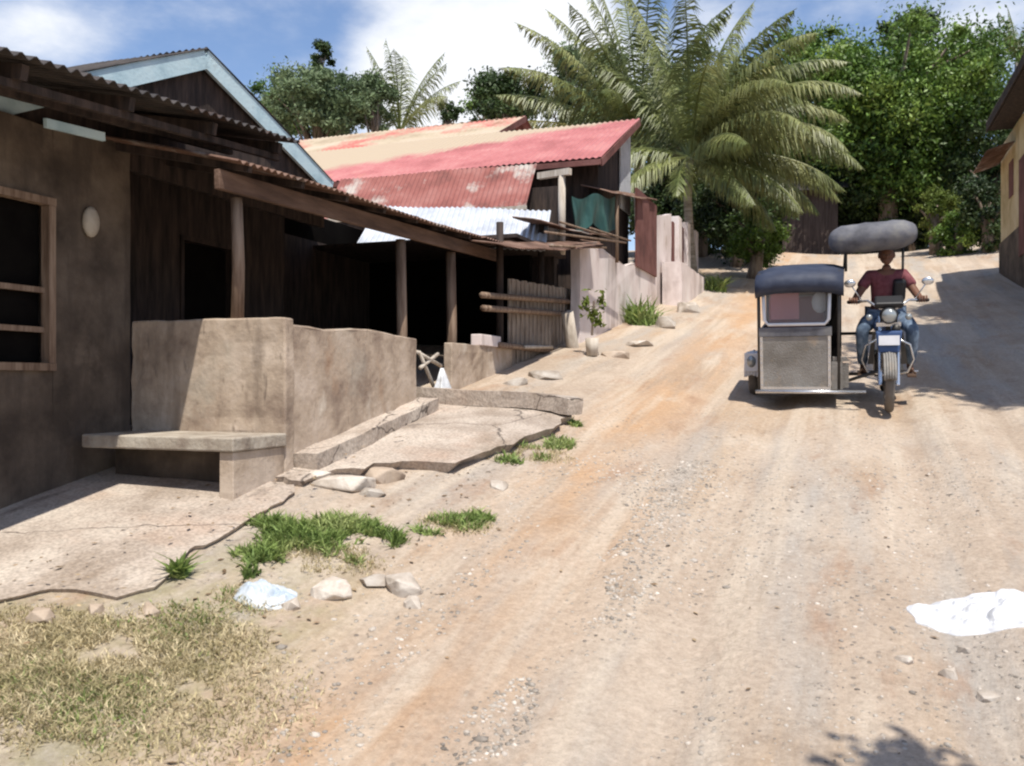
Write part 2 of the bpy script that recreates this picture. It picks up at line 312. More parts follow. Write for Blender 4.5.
def ground_mat():
    m = bpy.data.materials.new('dirt_and_gravel'); m.use_nodes = True; t = m.node_tree; t.nodes.clear(); N = t.nodes.new; L = t.links.new
    o = N('ShaderNodeOutputMaterial'); b = N('ShaderNodeBsdfPrincipled'); L(b.outputs[0], o.inputs[0]); b.inputs['Roughness'].default_value = .95; b.inputs['Specular IOR Level'].default_value = .15
    tc = N('ShaderNodeTexCoord')
    def noise(sc, st=(1,1,1), det=7, ro=.6, loc=(0,0,0)):
        mp = N('ShaderNodeMapping'); mp.inputs['Scale'].default_value = st; mp.inputs['Location'].default_value = loc; L(tc.outputs['Object'], mp.inputs[0])
        n = N('ShaderNodeTexNoise'); n.inputs['Scale'].default_value = sc; n.inputs['Detail'].default_value = det; n.inputs['Roughness'].default_value = ro; L(mp.outputs[0], n.inputs['Vector']); return n.outputs[0]
    def rg(v, a, c, x=0, y=1):
        r = N('ShaderNodeMapRange'); r.inputs[1].default_value = a; r.inputs[2].default_value = c; r.inputs[3].default_value = x; r.inputs[4].default_value = y; L(v, r.inputs[0]); return r.outputs[0]
    def mix(a, c, f, mode='MIX'):
        x = N('ShaderNodeMix'); x.data_type = 'RGBA'; x.blend_type = mode
        for i, v in ((6, a), (7, c)):
            if isinstance(v, tuple): x.inputs[i].default_value = (*v, 1)
            else: L(v, x.inputs[i])
        if isinstance(f, float): x.inputs[0].default_value = f
        else: L(f, x.inputs[0])
        return x.outputs[2]
    def mul(a, c, op='MULTIPLY'):
        x = N('ShaderNodeMath'); x.operation = op; L(a, x.inputs[0])
        if isinstance(c, float): x.inputs[1].default_value = c
        else: L(c, x.inputs[1])
        return x.outputs[0]
    sep = N('ShaderNodeSeparateXYZ'); L(tc.outputs['Object'], sep.inputs[0])
    c = mix((.44,.345,.265), (.54,.445,.355), rg(noise(1.2, (1,.6,1)), .35, .65))
    c = mix(c, (.45,.31,.19), mul(rg(noise(.5, (1.3,.35,1), loc=(4,2,0)), .5, .66), .55))
    c = mix(c, (.42,.385,.345), mul(rg(noise(.7, (2.2,.25,1), loc=(9,5,0)), .48, .62), .8))     # gravelly bands along the road
    c = mix(c, (.27,.19,.13), mul(rg(noise(2.2, (1,.8,1), loc=(2,7,0)), .60, .75), .6))
    orange = mul(mul(rg(sep.outputs[0], -2.9, -2.0), rg(sep.outputs[0], -1.2, -2.0)), rg(noise(.9, (1,.4,1), loc=(1,3,0)), .28, .52))
    c = mix(c, (.54,.32,.165), mul(orange, .72))
    straw = mul(mul(rg(sep.outputs[0], -2.35, -2.75), rg(sep.outputs[1], 5.2, 4.2)), rg(noise(3.2, det=9, ro=.7, loc=(7,7,0)), .38, .56))
    c = mix(c, (.36,.315,.19), mul(straw, .75))
    c = mix(c, (.36,.22,.14), mul(rg(noise(1.1, (1.6,.5,1), det=9, ro=.68, loc=(6,1,2)), .56, .68), .6))
    c = mix(c, (.58,.50,.41), mul(rg(noise(1.6, (1.4,.4,1), det=9, ro=.7, loc=(1,9,4)), .56, .70), .6))
    c = mix(c, (.60,.51,.41), mul(rg(noise(1.0, (3.0,.10,1), det=5, loc=(5,0,0)), .50, .62), .6))
    c = mix(c, (.37,.29,.22), mul(rg(noise(1.0, (3.6,.12,1), det=6, loc=(15,2,0)), .56, .66), .45))
    # pebbles
    vo = N('ShaderNodeTexVoronoi'); vo.inputs['Scale'].default_value = 26; L(tc.outputs['Object'], vo.inputs['Vector'])
    hs = N('ShaderNodeSeparateColor'); L(vo.outputs['Color'], hs.inputs[0])
    pm = mul(rg(vo.outputs['Distance'], .34, .24), rg(hs.outputs[0], .66, .70)); pm = mul(pm, rg(noise(1.4, (1.5,.5,1), loc=(3,3,1)), .42, .6))
    peb = mix((.22,.19,.16), (.60,.55,.48), hs.outputs[1])
    c = mix(c, peb, pm)
    c = mix(c, mix((.74,.72,.70), (1.14,1.14,1.14), rg(noise(24, det=8, ro=.8), .32, .68)), 1.0, 'MULTIPLY')
    L(c, b.inputs['Base Color'])
    h = mul(mul(noise(9, det=8, ro=.72), 1.0), mul(pm, .35), 'ADD')
    bp = N('ShaderNodeBump'); bp.inputs['Strength'].default_value = .8; bp.inputs['Distance'].default_value = .06; L(h, bp.inputs['Height']); L(bp.outputs[0], b.inputs['Normal'])
    return m
M['ground'] = ground_mat()
def plain(name, col, rough=.5, metal=0, **k): return mat(name, [tuple(c*.85 for c in col), col], 6, rough=rough, metal=metal, bump=k.pop('bump', .05), **k)
M.update(navy=mat('navy_vinyl', [(.022,.028,.05),(.04,.048,.075),(.09,.085,.08)], 4, rough=.6, bump=.5, bscale=7, contrast=(.35,.8)), plate=mat('grey_checker_plate', [(.17,.155,.135),(.235,.22,.20),(.28,.27,.25)], 3, rough=.6, metal=.15, bump=.4, bscale=60, spots=[((.34,.27,.20), 4, (1,1,1), .56, .75)]), chrome=plain('chrome', (.62,.62,.63), .25, .8),
 tyre=plain('tyre_rubber', (.028,.026,.025), .85), dustytyre=plain('dusty_tyre', (.15,.13,.11), .9), engine=plain('dark_engine_metal', (.07,.065,.06), .5, .5), bluep=plain('blue_paint', (.05,.09,.20), .35),
 maroonv=plain('maroon_vinyl', (.25,.05,.06), .5), charcoal=mat('charcoal_vinyl', [(.08,.08,.09),(.13,.13,.145),(.18,.175,.17)], 5, rough=.75, bump=.5, bscale=9), blackp=plain('black_plastic', (.02,.02,.022), .45),
 skin=plain('brown_skin', (.17,.08,.05), .6), hair=plain('black_hair', (.015,.012,.01), .6), shirt=mat('maroon_shirt', [(.10,.03,.035),(.17,.05,.06),(.22,.08,.09)], 9, rough=.9, bump=1.0, bscale=11), jean=mat('faded_jeans', [(.05,.075,.12),(.12,.165,.23),(.30,.37,.45)], 7, (1,1,.6), rough=.9, bump=1.0, bscale=12),
 sandal=plain('brown_sandal', (.1,.06,.04), .7), eyew=plain('eye_white', (.10,.085,.075), .4), pink=plain('pink_curtain', (.55,.22,.26), .8), whitep=plain('white_paint', (.72,.72,.74), .4), bluew=plain('pale_blue_cloth', (.55,.66,.78), .8), lens=plain('headlamp_glass', (.36,.38,.38), .12, .4))
g = bpy.data.materials.new('windscreen_plastic'); g.use_nodes = True; gb = g.node_tree.nodes['Principled BSDF']; gb.inputs['Transmission Weight'].default_value = .92; gb.inputs['Base Color'].default_value = (.85,.85,.87,1); gb.inputs['Roughness'].default_value = .08; gb.inputs['IOR'].default_value = 1.1; M['glass'] = g
# ------------------------------------------------------------------ ground and road
def terrain():
    def grow(a, b, st, r):
        x = [a]
        while x[-1] < b: x.append(x[-1]+st); st *= r
        return x
    pr = grow(5, 160, .06, 1.12); pa = np.array([-q for q in pr[::-1]]+list(np.arange(-4.95, 5, .05))+pr)
    sr = grow(13, 260, .06, 1.035); sb = grow(-2, 60, .06, 1.12); sa = np.array([-q for q in sb[::-1]]+list(np.arange(2.05, 13, .045))+sr)
    PP, SS = np.meshgrid(pa, sa); Z = zg(PP, SS, True)
    n, m = PP.shape; co = np.stack([PP, SS, Z], -1).reshape(-1, 3)
    i, j = np.meshgrid(np.arange(n-1), np.arange(m-1), indexing='ij'); q = (i*m+j)
    F4 = np.stack([q, q+1, q+m+1, q+m], -1).reshape(-1, 4)
    pc = .5*(PP[:-1, :-1]+PP[1:, 1:]).ravel(); sc = .5*(SS[:-1, :-1]+SS[1:, 1:]).ravel()
    el = -2.5+.5*fbm(sc*.8, sc*0+2, 3, 4)+np.where(sc > 12, -.4*np.clip((sc-12)/4, 0, 1), 0); er = 2.5+.6*fbm(sc*.6, sc*0+8, 3, 9)
    road = (pc > el) & (pc < er) & (sc < 40)
    for nm, sel in (('road', road), ('ground', ~road)):
        f = F4[sel]; used, inv = np.unique(f, return_inverse=True); f = inv.reshape(-1, 4)
        me = bpy.data.meshes.new(nm); me.vertices.add(len(used)); me.vertices.foreach_set('co', co[used].ravel())
        me.loops.add(f.size); me.loops.foreach_set('vertex_index', f.ravel()); me.polygons.add(len(f)); me.polygons.foreach_set('loop_start', np.arange(0, f.size, 4)); me.polygons.foreach_set('use_smooth', [True]*len(f))
        me.update(); me.validate(); me.materials.append(M['ground'])
        o = bpy.data.objects.new(nm, me); COL.objects.link(o); o.rotation_euler = (0, 0, RZ); props(o, kind='structure')
terrain()
def slab(name, outline, mt, lift, thick, slope_p, fol=.8, **kw):       # broken concrete sheet following the ground
    bm = bmesh.new(); pts = []
    n = len(outline)
    for i in range(n):
        a = Vector(outline[i]); b = Vector(outline[(i+1) % n]); k = max(1, int((b-a).length/.09))
        for j in range(k):
            q = a.lerp(b, j/k); q += Vector((float(fbm(q.x*4, q.y*4, 3, 2)), float(fbm(q.x*4+9, q.y*4, 3, 5))))*.32; pts.append(q)
    vs = [bm.verts.new((q.x, q.y, 0)) for q in pts]; f = bm.faces.new(vs)
    bmesh.ops.triangulate(bm, faces=[f]); 
    for _ in range(4):
        es = [e for e in bm.edges if e.calc_length() > .22 and not e.is_boundary]
        if not es: break
        bmesh.ops.subdivide_edges(bm, edges=es, cuts=1); bmesh.ops.triangulate(bm, faces=bm.faces)
    r = bmesh.ops.extrude_face_region(bm, geom=list(bm.faces)); low = {v for v in r['geom'] if isinstance(v, bmesh.types.BMVert)}
    for v in bm.verts:
        if v in low: v.co.x -= .04+.05*float(vnoise(v.co.x*6, v.co.y*6, 8)); v.co.y += .03
        z = float(np.interp(v.co.y, *GT))*(1-fol)+float(zg(v.co.x, v.co.y))*fol+slope_p*(v.co.x+4)*(1-fol)+lift+.03*float(fbm(v.co.x*1.5, v.co.y*1.5, 3, 6))
        v.co.z = z-(thick if v in low else 0)
    bmesh.ops.recalc_face_normals(bm, faces=bm.faces)
    me = bpy.data.meshes.new(name); bm.to_mesh(me); bm.free(); me.materials.append(mt)
    o = bpy.data.objects.new(name, me); COL.objects.link(o); o.rotation_euler = (0, 0, RZ); return props(o, **kw)
def outl(px): return [G(x, y)[:2] for x, y in px]
slab('pavement', [(-6.2,-1.5),(-4.5,-1.5)]+outl([(-120,625),(-50,612),(0,604),(60,600),(108,603),(150,590),(185,566),(225,540),(262,522),(290,502)])+[(-3.75,5.75),(-6.2,5.8)], M['slab'], .022, .10, -.02, kind='structure')
slab('pavement', [(-5.4,5.85),(-3.7,5.85)]+outl([(330,480),(385,472),(420,470),(452,474),(500,458),(545,440),(572,424),(578,414)])+[(-3.1,8.9),(-5.4,9.0)], M['slab'], .035, .09, -.05, .55, kind='structure')
# ------------------------------------------------------------------ near house
zb = .6
H = thing('house', (-5.6, 5, zb), 'low brown concrete house with open porch, dark iron eave and pale blue gable boards', 'house')
wd0, zs = A(0, 370, -5.55); wd1, _ = A(53, 370, -5.55); _, zt = A(0, 187, -5.55)
w0 = wd1-1.55
mb = MB(); T = .14; pf = -5.55
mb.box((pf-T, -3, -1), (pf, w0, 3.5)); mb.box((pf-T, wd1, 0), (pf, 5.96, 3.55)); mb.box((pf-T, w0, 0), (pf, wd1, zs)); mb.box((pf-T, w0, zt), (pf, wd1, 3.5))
wl = part('wall', mb, M['concd'], H); rough(wl, .16, .008, 2)  # shade under the eave is part of this wall's colour
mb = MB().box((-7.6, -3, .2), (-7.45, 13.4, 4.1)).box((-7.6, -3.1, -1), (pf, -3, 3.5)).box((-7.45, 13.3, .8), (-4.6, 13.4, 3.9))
part('rear_wall', mb, M['black'], H)  # coloured near black to paint the unlit porch interior
# porch back wall with a door opening
d0, zd = A(183, 240, -6.6); d1, _ = A(230, 240, -6.6)
mb = MB().box((-6.7, 5.97, .5), (-6.6, d0, 3.72)).box((-6.7, d1, .5), (-6.6, 9.7, 3.72)).box((-6.7, d0, zd), (-6.6, d1, 3.72)).box((-6.6, 5.82, .5), (-5.7, 5.955, 3.55))
part('porch_wall', mb, M['woodd'], H, label='brown back wall of the porch with shade in its colour')  # dark wood colour paints the porch shade on this wall
dr = part('door', MB().box((-6.69, d0+.02, .9), (-6.65, d1-.02, zd-.02)), M['black'], H, label='doorway at the back of the porch, filled with painted shade')  # black sheet paints the shade inside the doorway
part('door_frame', MB().box((-6.62, d0-.05, .9), (-6.58, d0, zd)).box((-6.62, d1, .9), (-6.58, d1+.05, zd)).box((-6.62, d0-.05, zd), (-6.58, d1+.05, zd+.05)), M['woodd'], dr)
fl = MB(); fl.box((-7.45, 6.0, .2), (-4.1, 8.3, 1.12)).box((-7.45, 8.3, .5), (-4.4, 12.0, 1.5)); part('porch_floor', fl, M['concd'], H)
wn = part('window', MB().box((pf-.12, w0+.05, zs+.05), (pf-.09, wd1-.05, zt-.05)), M['black'], H, label='open window with horizontal bars, filled with painted shade')  # black sheet paints the unlit room behind the window
fr = MB()
for a, b in (((w0, zs), (wd1, zs+.055)), ((w0, zt-.055), (wd1, zt))): fr.box((pf-.05, a[0], a[1]), (pf+.035, b[0], b[1]))
for y in (w0, wd1-.06): fr.box((pf-.05, y, zs+.057), (pf+.03, y+.06, zt-.057))
part('frame', fr, M['wood'], wn)
for yy in (287, 328):
    zz = A(20, yy, -5.55)[1]; part('bar', MB().box((pf-.06, w0+.06, zz-.02), (pf-.02, wd1-.06, zz+.02)), M['wood'], wn)
ls, lz = A(91, 222, -5.52)
part('wall_lamp', MB().ball((-5.52, ls, lz), (.05, .075, .12), 12, 8), M['bench'], H, True, label='pale oval fitting on the front wall')
# front roof
e0, z0 = A(0, 48, -4.42); e1, z1 = A(300, 143, -4.42); sl = (z1-z0)/(e1-e0); zz = z0+sl*(-3-e0)
RO = part('front_roof', MB().corr((-4.42, -3, zz), (0, e1+3, z1-zz), (-3.2, 0, .62), pitch=.10, amp=.016), M['roofd'], H, label='dark corrugated roof sheet over the barred window')
mb = MB()
for k in range(12):
    y = -2.8+k*.85
    if y < e1: mb.beam((-4.5, y, z0+sl*(y-e0)-.07), (-5.6, y, z0+sl*(y-e0)+.14), .05, .09)
for q in (-4.6, -5.1): mb.beam((q, -3, zz-.13+(-4.6-q)*.2), (q, e1-.05, z1-.13+(-4.6-q)*.2), .05, .05)
part('rafter', mb, M['woodd'], RO)
b0, bz0 = A(36, 124, -5.1); b1, bz1 = A(95, 138, -5.1)
part('trim_board', MB().beam((-5.02, b0, bz0), (-5.02, b1, bz1), .03, .06), M['blue'], H, label='short pale blue board under the front eave')
# gable with blue barge boards
pg = -5.62; gs, gz = A(205, 50, pg); ls_, lz_ = A(98, 72, pg); rs_, rz_ = A(331, 182, pg)
k1 = (gz-lz_)/(gs-ls_); k2 = (gz-rz_)/(rs_-gs); lsx = gs-2.3; lzx = gz-2.3*k1
mb = MB().prism([(pg-.12, lsx+.15, lzx-.1), (pg-.12, gs, gz-.12), (pg-.12, rs_-.05, rz_-.12), (pg-.12, rs_-.05, 3.4), (pg-.12, lsx+.15, 3.4)], (.06, 0, 0))
part('gable_wall', mb, M['woodd'], H)
for a, b in (((lsx, lzx), (gs, gz)), ((gs, gz), (rs_, rz_))):
    part('barge_board', MB().beam((pg, a[0], a[1]-.08), (pg, b[0], b[1]-.08), .035, .18), M['blue'], H, label='pale blue barge board of the gable')
    dy = b[0]-a[0]; dz = b[1]-a[1]
    part('gable_roof', MB().corr((pg+.03, a[0], a[1]+.02), (-3.1, 0, 0), (0, dy, dz), nb=6), M['roofd'], H)
# porch roof
pe = -4.25; q0, qz0 = A(236, 160, pe); q1, qz1 = A(512, 247, pe)
part('porch_roof', MB().corr((pe, q0, qz0), (0, q1-q0, qz1-qz0), (-3.4, 0, .77), pitch=.09, amp=.013, jag=.05), M['rust'], H, label='rusty corrugated roof over the porch')
mb = MB().beam((-4.44, q0+.02, qz0-.12), (-4.44, q1, qz1-.12), .05, .15); part('beam', rough and mb, M['beamr'], H, bevel=.006, label='long brown timber beam under the porch eave')
mb = MB()
for k in range(9):
    y = q0+.2+k*.72; zz = qz0+(qz1-qz0)*(y-q0)/(q1-q0)
    if y < q1: mb.beam((-4.27, y, zz-.02), (-7.2, y, zz+.62), .05, .07)
part('rafter', mb, M['woodd'], H)
for xx, hw, pp, zbm in ((237, .05, -4.545, 2.0), (401, .06, -4.54, 1.2), (451, .065, -4.54, 1.3)):
    y, _ = A(xx, 300, pp); zz = qz0+(qz1-qz0)*(y-q0)/(q1-q0)-.2
    o = part('post', MB().tube([(pp, y, zbm), (pp+.01, y+.005, (zbm+zz)/2), (pp, y-.01, zz)], [hw*1.08, hw, hw*.95], 7), M['wood'], H, True, label={237: 'slim post behind the bench wall', 401: 'middle post of the porch', 451: 'post reaching the kerb slab'}[xx])
# low walls and bench
sB = 5.96; zB = 2.11
mb = MB().box((-5.54, sB, .55), (-4.05, sB+.13, zB)); o = solo('low_wall', mb, M['conc'], (-4.8, sB, .65), 'chest-high stained concrete wall behind the bench, half shaded', 'wall', bevel=.015); rough(o, .09, .012, 3, 1)
c1, cz1 = A(417, 336, -4.07)
mb = MB().prism([(-4.19, sB+.135, .6), (-4.19, c1, 1.1), (-4.19, c1, cz1-.03), (-4.19, c1-.9, cz1+.015), (-4.19, sB+.6, zB-.06), (-4.19, sB+.135, zB-.05)], (.12, 0, 0))
o = solo('low_wall', mb, M['conc'], (-4.13, sB+1, .9), 'long stained concrete parapet in front of the porch, running up the road', 'wall', bevel=.015); rough(o, .09, .012, 3, 2)
mb = MB().box((-4.075, sB+.14, .5), (-3.85, c1+.05, .7)); 
for v in range(len(mb.v)):
    x, y, z = mb.v[v]; mb.v[v] = (x, y, float(np.interp(y, *GT))+(.13 if z > .6 else -.15))
o = solo('kerb', mb, M['slab'], (-3.95, 7, .9), kind='structure'); rough(o, .1, .02, 4, 3)
BN = thing('concrete_bench', (-4.8, 5.6, .7), 'concrete bench with open dark front against the shaded wall', 'bench')
part('seat', MB().box((-5.40, 5.30, 1.115), (-4.03, 5.955, 1.215)), M['bench'], BN, bevel=.012)
part('support', MB().box((-4.17, 5.33, .55), (-4.05, 5.95, 1.112)), M['conc'], BN, bevel=.008)
part('seat_shade_panel', MB().box((-5.38, 5.62, .55), (-4.18, 5.72, 1.112)), M['concd'], BN, label='added dark panel standing in for the shade under the seat')  # dark panel added to paint the shade in the hollow
# far kerb slab curving from the wall end
pts = [(-4.3,8.75),(-3.9,8.72),(-3.4,8.74),(-2.95,8.78),(-2.7,8.72),(-2.5,8.6)]
mb = MB()
for a, b in zip(pts[:-1], pts[1:]):
    za = float(np.interp(a[1], *GT))-.05*(a[0]+4)+.12; zc = float(np.interp(b[1], *GT))-.05*(b[0]+4)+.12
    mb.beam((a[0], a[1], za-.04), (b[0], b[1], zc-.04), .2, .16)
o = solo('kerb', mb, M['slab'], (-3.2, 8.7, 1.3), kind='structure'); rough(o, .1, .015, 4, 4)
# low wall stub past the posts
a0, az = A(452, 347, -4.2); a1, _ = A(512, 347, -4.2)
o = solo('low_wall', MB().box((-4.3, a0, 1.3), (-4.2, a1, az+.05)), M['conc'], (-4.25, a0+.8, 1.5), 'short low plastered wall between the last porch post and the bamboo shack', 'wall', bevel=.01); rough(o, .1, .012, 3, 5)
h0, hz = A(476, 334, -4.25); h1, hz2 = A(496, 348, -4.25)
solo('concrete_block', MB().box((-4.32, h0, az+.05), (-4.18, h1, hz)), M['wall'], (-4.25, h0, az), 'pinkish block standing on the short low wall', 'block', bevel=.01)
# ------------------------------------------------------------------ bamboo shack
SH = thing('shack', (-4.4, 12.8, 2.0), 'dark bamboo and timber shack with patched iron roofing next to the porch', 'shack')
t0 = 14.2
def PX(x, y, D):
    X = (x-512)/F*D; p, s = to_street(X, D); return Vector((p, s, EYE+(383-y)/F*D))
a = PX(392, 206, 15.0); b = PX(551, 210, 14.3); c = PX(545, 251, 13.1)
part('zinc_roof', MB().corr(c, (a-b)*1.1, b-c, pitch=.09, amp=.012, nb=6), M['silver'], SH, label='shiny bare zinc roof sheet')
aw0, awz = A(548, 236, -3.75)
for k, (x0, y0_, x1, y1_, pp, mt) in enumerate(((512, 247, 604, 243, -3.75, 'rust'), (548, 222, 612, 235, -4.0, 'rust'))):
    s0, za = A(x0, y0_, pp); s1, zc = A(x1, y1_, pp)
    part('awning', MB().corr((pp, s0, za), (0, s1-s0, zc-za), (-.55, 0, .12), jag=.12, sag=.05), M[mt], SH, label='rusty sagging awning sheet')
for x0, y0_, x1, y1_, pp in ((545, 232, 620, 243, -3.7), (560, 222, 612, 240, -3.8), (590, 228, 625, 241, -3.75), (550, 246, 600, 248, -3.8)):
    s0, za = A(x0, y0_, pp); s1, zc = A(x1, y1_, pp); part('stick', MB().tube([(pp, s0, za), (pp+.1, s1, zc)], .018, 6), M['wood'], SH, True)
s0, za = A(509, 278, -4.25); s1, zc = A(571, 278, -4.25)
mb = MB(); k = 0; y = s0
while y < s1:
    mb.box((-4.27+.012*(k % 2), y, 1.7), (-4.25+.012*(k % 2), y+.085, za+(y-s0)*.05-.02*random.random())); y += .09; k += 1
part('bamboo_panel', mb, M['bamboo'], SH, label='upright split bamboo panel')
for yy, x0, x1 in ((298, 482, 574), (311, 483, 578), (348, 500, 560)):
    s0, za = A(x0, yy-3, -4.15); s1, zc = A(x1, yy+4, -4.2); part('rail', MB().tube([(-4.15, s0, za), (-4.2, s1, zc)], .04, 7), M['wood'], SH, True)
s0, za = A(525, 347, -4.1); s1, zc = A(552, 347, -4.1); part('rail', MB().tube([(-4.1, s0, za), (-4.1, s1, zc)], .025, 6), M['pale'], SH, True, label='thin pale rail near the ground')
for xx, hh, mt, dy, rd in ((500, 245, 'woodd', 0, .05), (541, 245, 'woodd', 0, .05), (596, 245, 'woodd', 0, .07)):
    s0, zt_ = A(xx, hh, -4.3); part('post', MB().tube([(-4.3, s0, float(zg(-4.3, s0))-.2), (-4.3, s0+dy, zt_+.3)], rd, 7), M[mt], SH, True)
s0, za = A(578, 372, -3.95); s1, zc = A(567, 312, -4.0); part('post', MB().tube([(-3.95, s0, za-.15), (-4.0, s1, zc)], .1, 8), M['pale'], SH, True, label='thick pale leaning stump post')
part('rear_wall', MB().box((-7.4, 13.6, 1.5), (-4.3, 13.75, 3.6)).box((-7.5, 10.4, 1.2), (-7.4, 13.6, 3.7)), M['woodd'], SH)
part('wall', MB().box((-4.42, A(572, 300, -4.4)[0], 1.8), (-4.38, A(600, 300, -4.4)[0]+.3, 3.7)), M['woodd'], SH)
part('inner_roof', MB().box((-7.4, 11.6, 3.58), (-4.2, 13.9, 3.63)), M['woodd'], SH)
# ------------------------------------------------------------------ red roofed house
RH = thing('house', (-6, 17, 2.7), 'house with red iron roof and timber walls darkened for shade above the pale roadside wall', 'house')
E = PX(601, 157, 16.0); RD = PX(641, 118, 19.0); Lv = Vector((-9.5, 0, 0))
sl = RD-E; sl.x = 0
part('roof', MB().corr(E, Lv, sl, pitch=.12, amp=.012, nb=6), M['red'], RH, label='bright red corrugated roof slope')
part('fascia', MB().beam(E+Vector((-.0, .02, -.09)), E+sl+Vector((0, 0, -.09)), .03, .13).beam(E+Vector((0, 0, -.08)), E+Lv+Vector((0, 0, -.08)), .03, .1), M['maroon'], RH)
ys = E.y+.8; pr = -4.3
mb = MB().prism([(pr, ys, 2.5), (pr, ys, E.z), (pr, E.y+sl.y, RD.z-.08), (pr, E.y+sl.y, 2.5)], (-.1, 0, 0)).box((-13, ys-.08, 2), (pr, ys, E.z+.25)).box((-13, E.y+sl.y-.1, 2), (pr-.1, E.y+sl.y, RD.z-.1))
part('wall', mb, M['woodd'], RH)  # dark colour paints roof shade where the sun would reach
ru = lambda s_: E.z+(s_-E.y)/sl.y*sl.z-.12
part('grey_panel', MB().prism([(-4.28, RD.y-.9, ru(RD.y)-1.9), (-4.28, RD.y-.02, ru(RD.y)-1.9), (-4.28, RD.y-.02, ru(RD.y)), (-4.28, RD.y-.9, ru(RD.y-.9))], (.03, 0, 0)), M['grey'], RH, label='grey sheet on the upper corner of the gable')
a = PX(345, 179, 17.2); b = PX(537, 163, 15.95); c = PX(526, 206, 15.1)
part('lean_to_roof', MB().corr(c, (a-b)*1.02, b-c, pitch=.09, amp=.012, nb=6), M['redrust'], RH, label='peeling red and grey lean-to roof under the main eave')
part('lean_to_edge', MB().beam(c+Vector((.02, -.02, -.03)), c+(a-b)*1.02+Vector((0, -.02, -.03)), .03, .07), M['pale'], RH, label='pale strip along the lean-to edge')
s0, z0_ = A(562, 226, -4.2); _, z1_ = A(562, 176, -4.2); s2, _ = A(540, 174, -4.2)
part('post', MB().tube([(-4.2, s0, z0_-.45), (-4.2, s0, z1_)], .06, 7), M['pale'], RH, True, label='grey post under the short crossbeam')
part('crossbeam', MB().beam((-4.62, s0+.1, z1_+.05), (-4.05, s0-.05, z1_+.05), .09, .1), M['pale'], RH)
part('side_wall', MB().box((-7.5, 15.0, 2), (-4.7, 15.1, 5.0)), M['woodd'], RH)
# awning over the gate
s0, za = A(613, 193, -3.9); s1, zc = A(657, 200, -3.9)
part('awning', MB().corr((-3.9, s0, za), (0, s1-s0, zc-za), (-.6, 0, .2), jag=.1), M['rust'], RH, label='small rusty awning over the maroon board')
s0, za = A(636, 266, -3.98); s1, zc = A(656, 206, -3.98)
part('door_board', MB().box((-4.0, s0, za), (-3.96, s1, zc)), M['maroon'], RH, label='tall maroon board')
s0, za = A(617, 192, -3.98); part('post', MB().tube([(-3.98, s0, za), (-3.98, s0, za-1.3)], .035, 6), M['wood'], RH, True)
# tarp
s0, za = A(574, 196, -4.06); zb0 = A(574, 224, -4.06)[1]; s1, za1 = A(617, 196, -4.06); zb1 = A(617, 232, -4.06)[1]; zc = zb0
mb = MB(); n, m = 26, 14; vs = []
for k in (0, 1):
    for i in range(n+1):
        for j in range(m+1):
            u, v = i/n, j/m; vs.append((-4.1+.05*math.sin(u*17+v*2)*v+.012*k, s0+(s1-s0)*u, (za+(za1-za)*u)*(1-v)+(zb0+(zb1-zb0)*u)*v-.05*math.sin(u*math.pi*3)-.06*v*math.sin(u*11)))
K = (n+1)*(m+1); fs = []
for i in range(n):
    for j in range(m):
        q = (i*(m+1)+j, (i+1)*(m+1)+j, (i+1)*(m+1)+j+1, i*(m+1)+j+1); fs += [q, tuple(K+t for t in q)]
solo('tarp', mb.add(vs, fs), M['tarp'], (-4.06, s0, za), 'dark green tarp hung under the red roof', 'tarp', smooth=True)
# tan roofed house behind
TR = thing('house', (-9, 24, 4.2), 'house behind with faded tan and rust roof above the red roof', 'house')
r1 = PX(526, 116, 23.5); e1_ = r1+Vector((0, -3.2, -1.5)); Lv = Vector((-10.5, 0, 0))
part('roof', MB().corr(e1_, Lv, r1-e1_, pitch=.14, amp=.013), M['tan'], TR, label='faded tan roof slope with red patches')
part('rear_roof', MB().corr(r1, Lv, Vector((0, 3.2, -1.5)), pitch=.25, amp=.02), M['red'], TR)
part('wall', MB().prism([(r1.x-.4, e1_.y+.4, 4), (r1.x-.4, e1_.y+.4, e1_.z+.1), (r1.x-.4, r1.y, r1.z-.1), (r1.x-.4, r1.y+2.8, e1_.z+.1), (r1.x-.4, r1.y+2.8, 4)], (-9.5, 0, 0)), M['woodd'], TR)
part('fascia', MB().beam(e1_+Vector((0, 0, -.07)), r1+Vector((0, 0, -.07)), .03, .14), M['maroon'], TR)
# pale roadside wall
pw = -4.0
prof = [(580, 247), (602, 247), (612, 256), (626, 265), (640, 262), (648, 238), (655, 216), (671, 214)]
top = [A(x, y, pw) for x, y in prof]
PW = thing('roadside_wall', (-4, 18, 2.9), 'stained pinkish-white masonry wall of uneven height along the uphill road', 'wall')
mb = MB().prism([(pw, top[0][0], 1.8)]+[(pw, s_, z_) for s_, z_ in top]+[(pw, top[-1][0], 2.8)], (-.15, 0, 0))
o = part('wall', mb, M['wall'], PW); rough(o, .25, .02, 1.5, 6)
for xx, yt, yb in ((677, 216, 285), (686, 222, 285), (694, 230, 285)):
    s_, zt_ = A(xx, yt, pw); part('pillar', MB().box((pw-.2, s_, zt_-3.2), (pw+.05, s_+.45, zt_)), M['wall'], PW, bevel=.01)
for xx, yt in ((674, 222), (682, 226), (690, 234)):
    s_, zt_ = A(xx, yt, pw-.05); part('board', MB().box((pw-.1, s_-.1, zt_-2.6), (pw-.06, s_+.9, zt_)), M['maroon'], PW)
o = part('plinth', MB().box((pw+.06, 20.6, 2.6), (pw+.5, 24.0, 4.35)), M['wall'], PW, label='squat block of masonry at the uphill end'); rough(o, .25, .02, 1.5, 7)
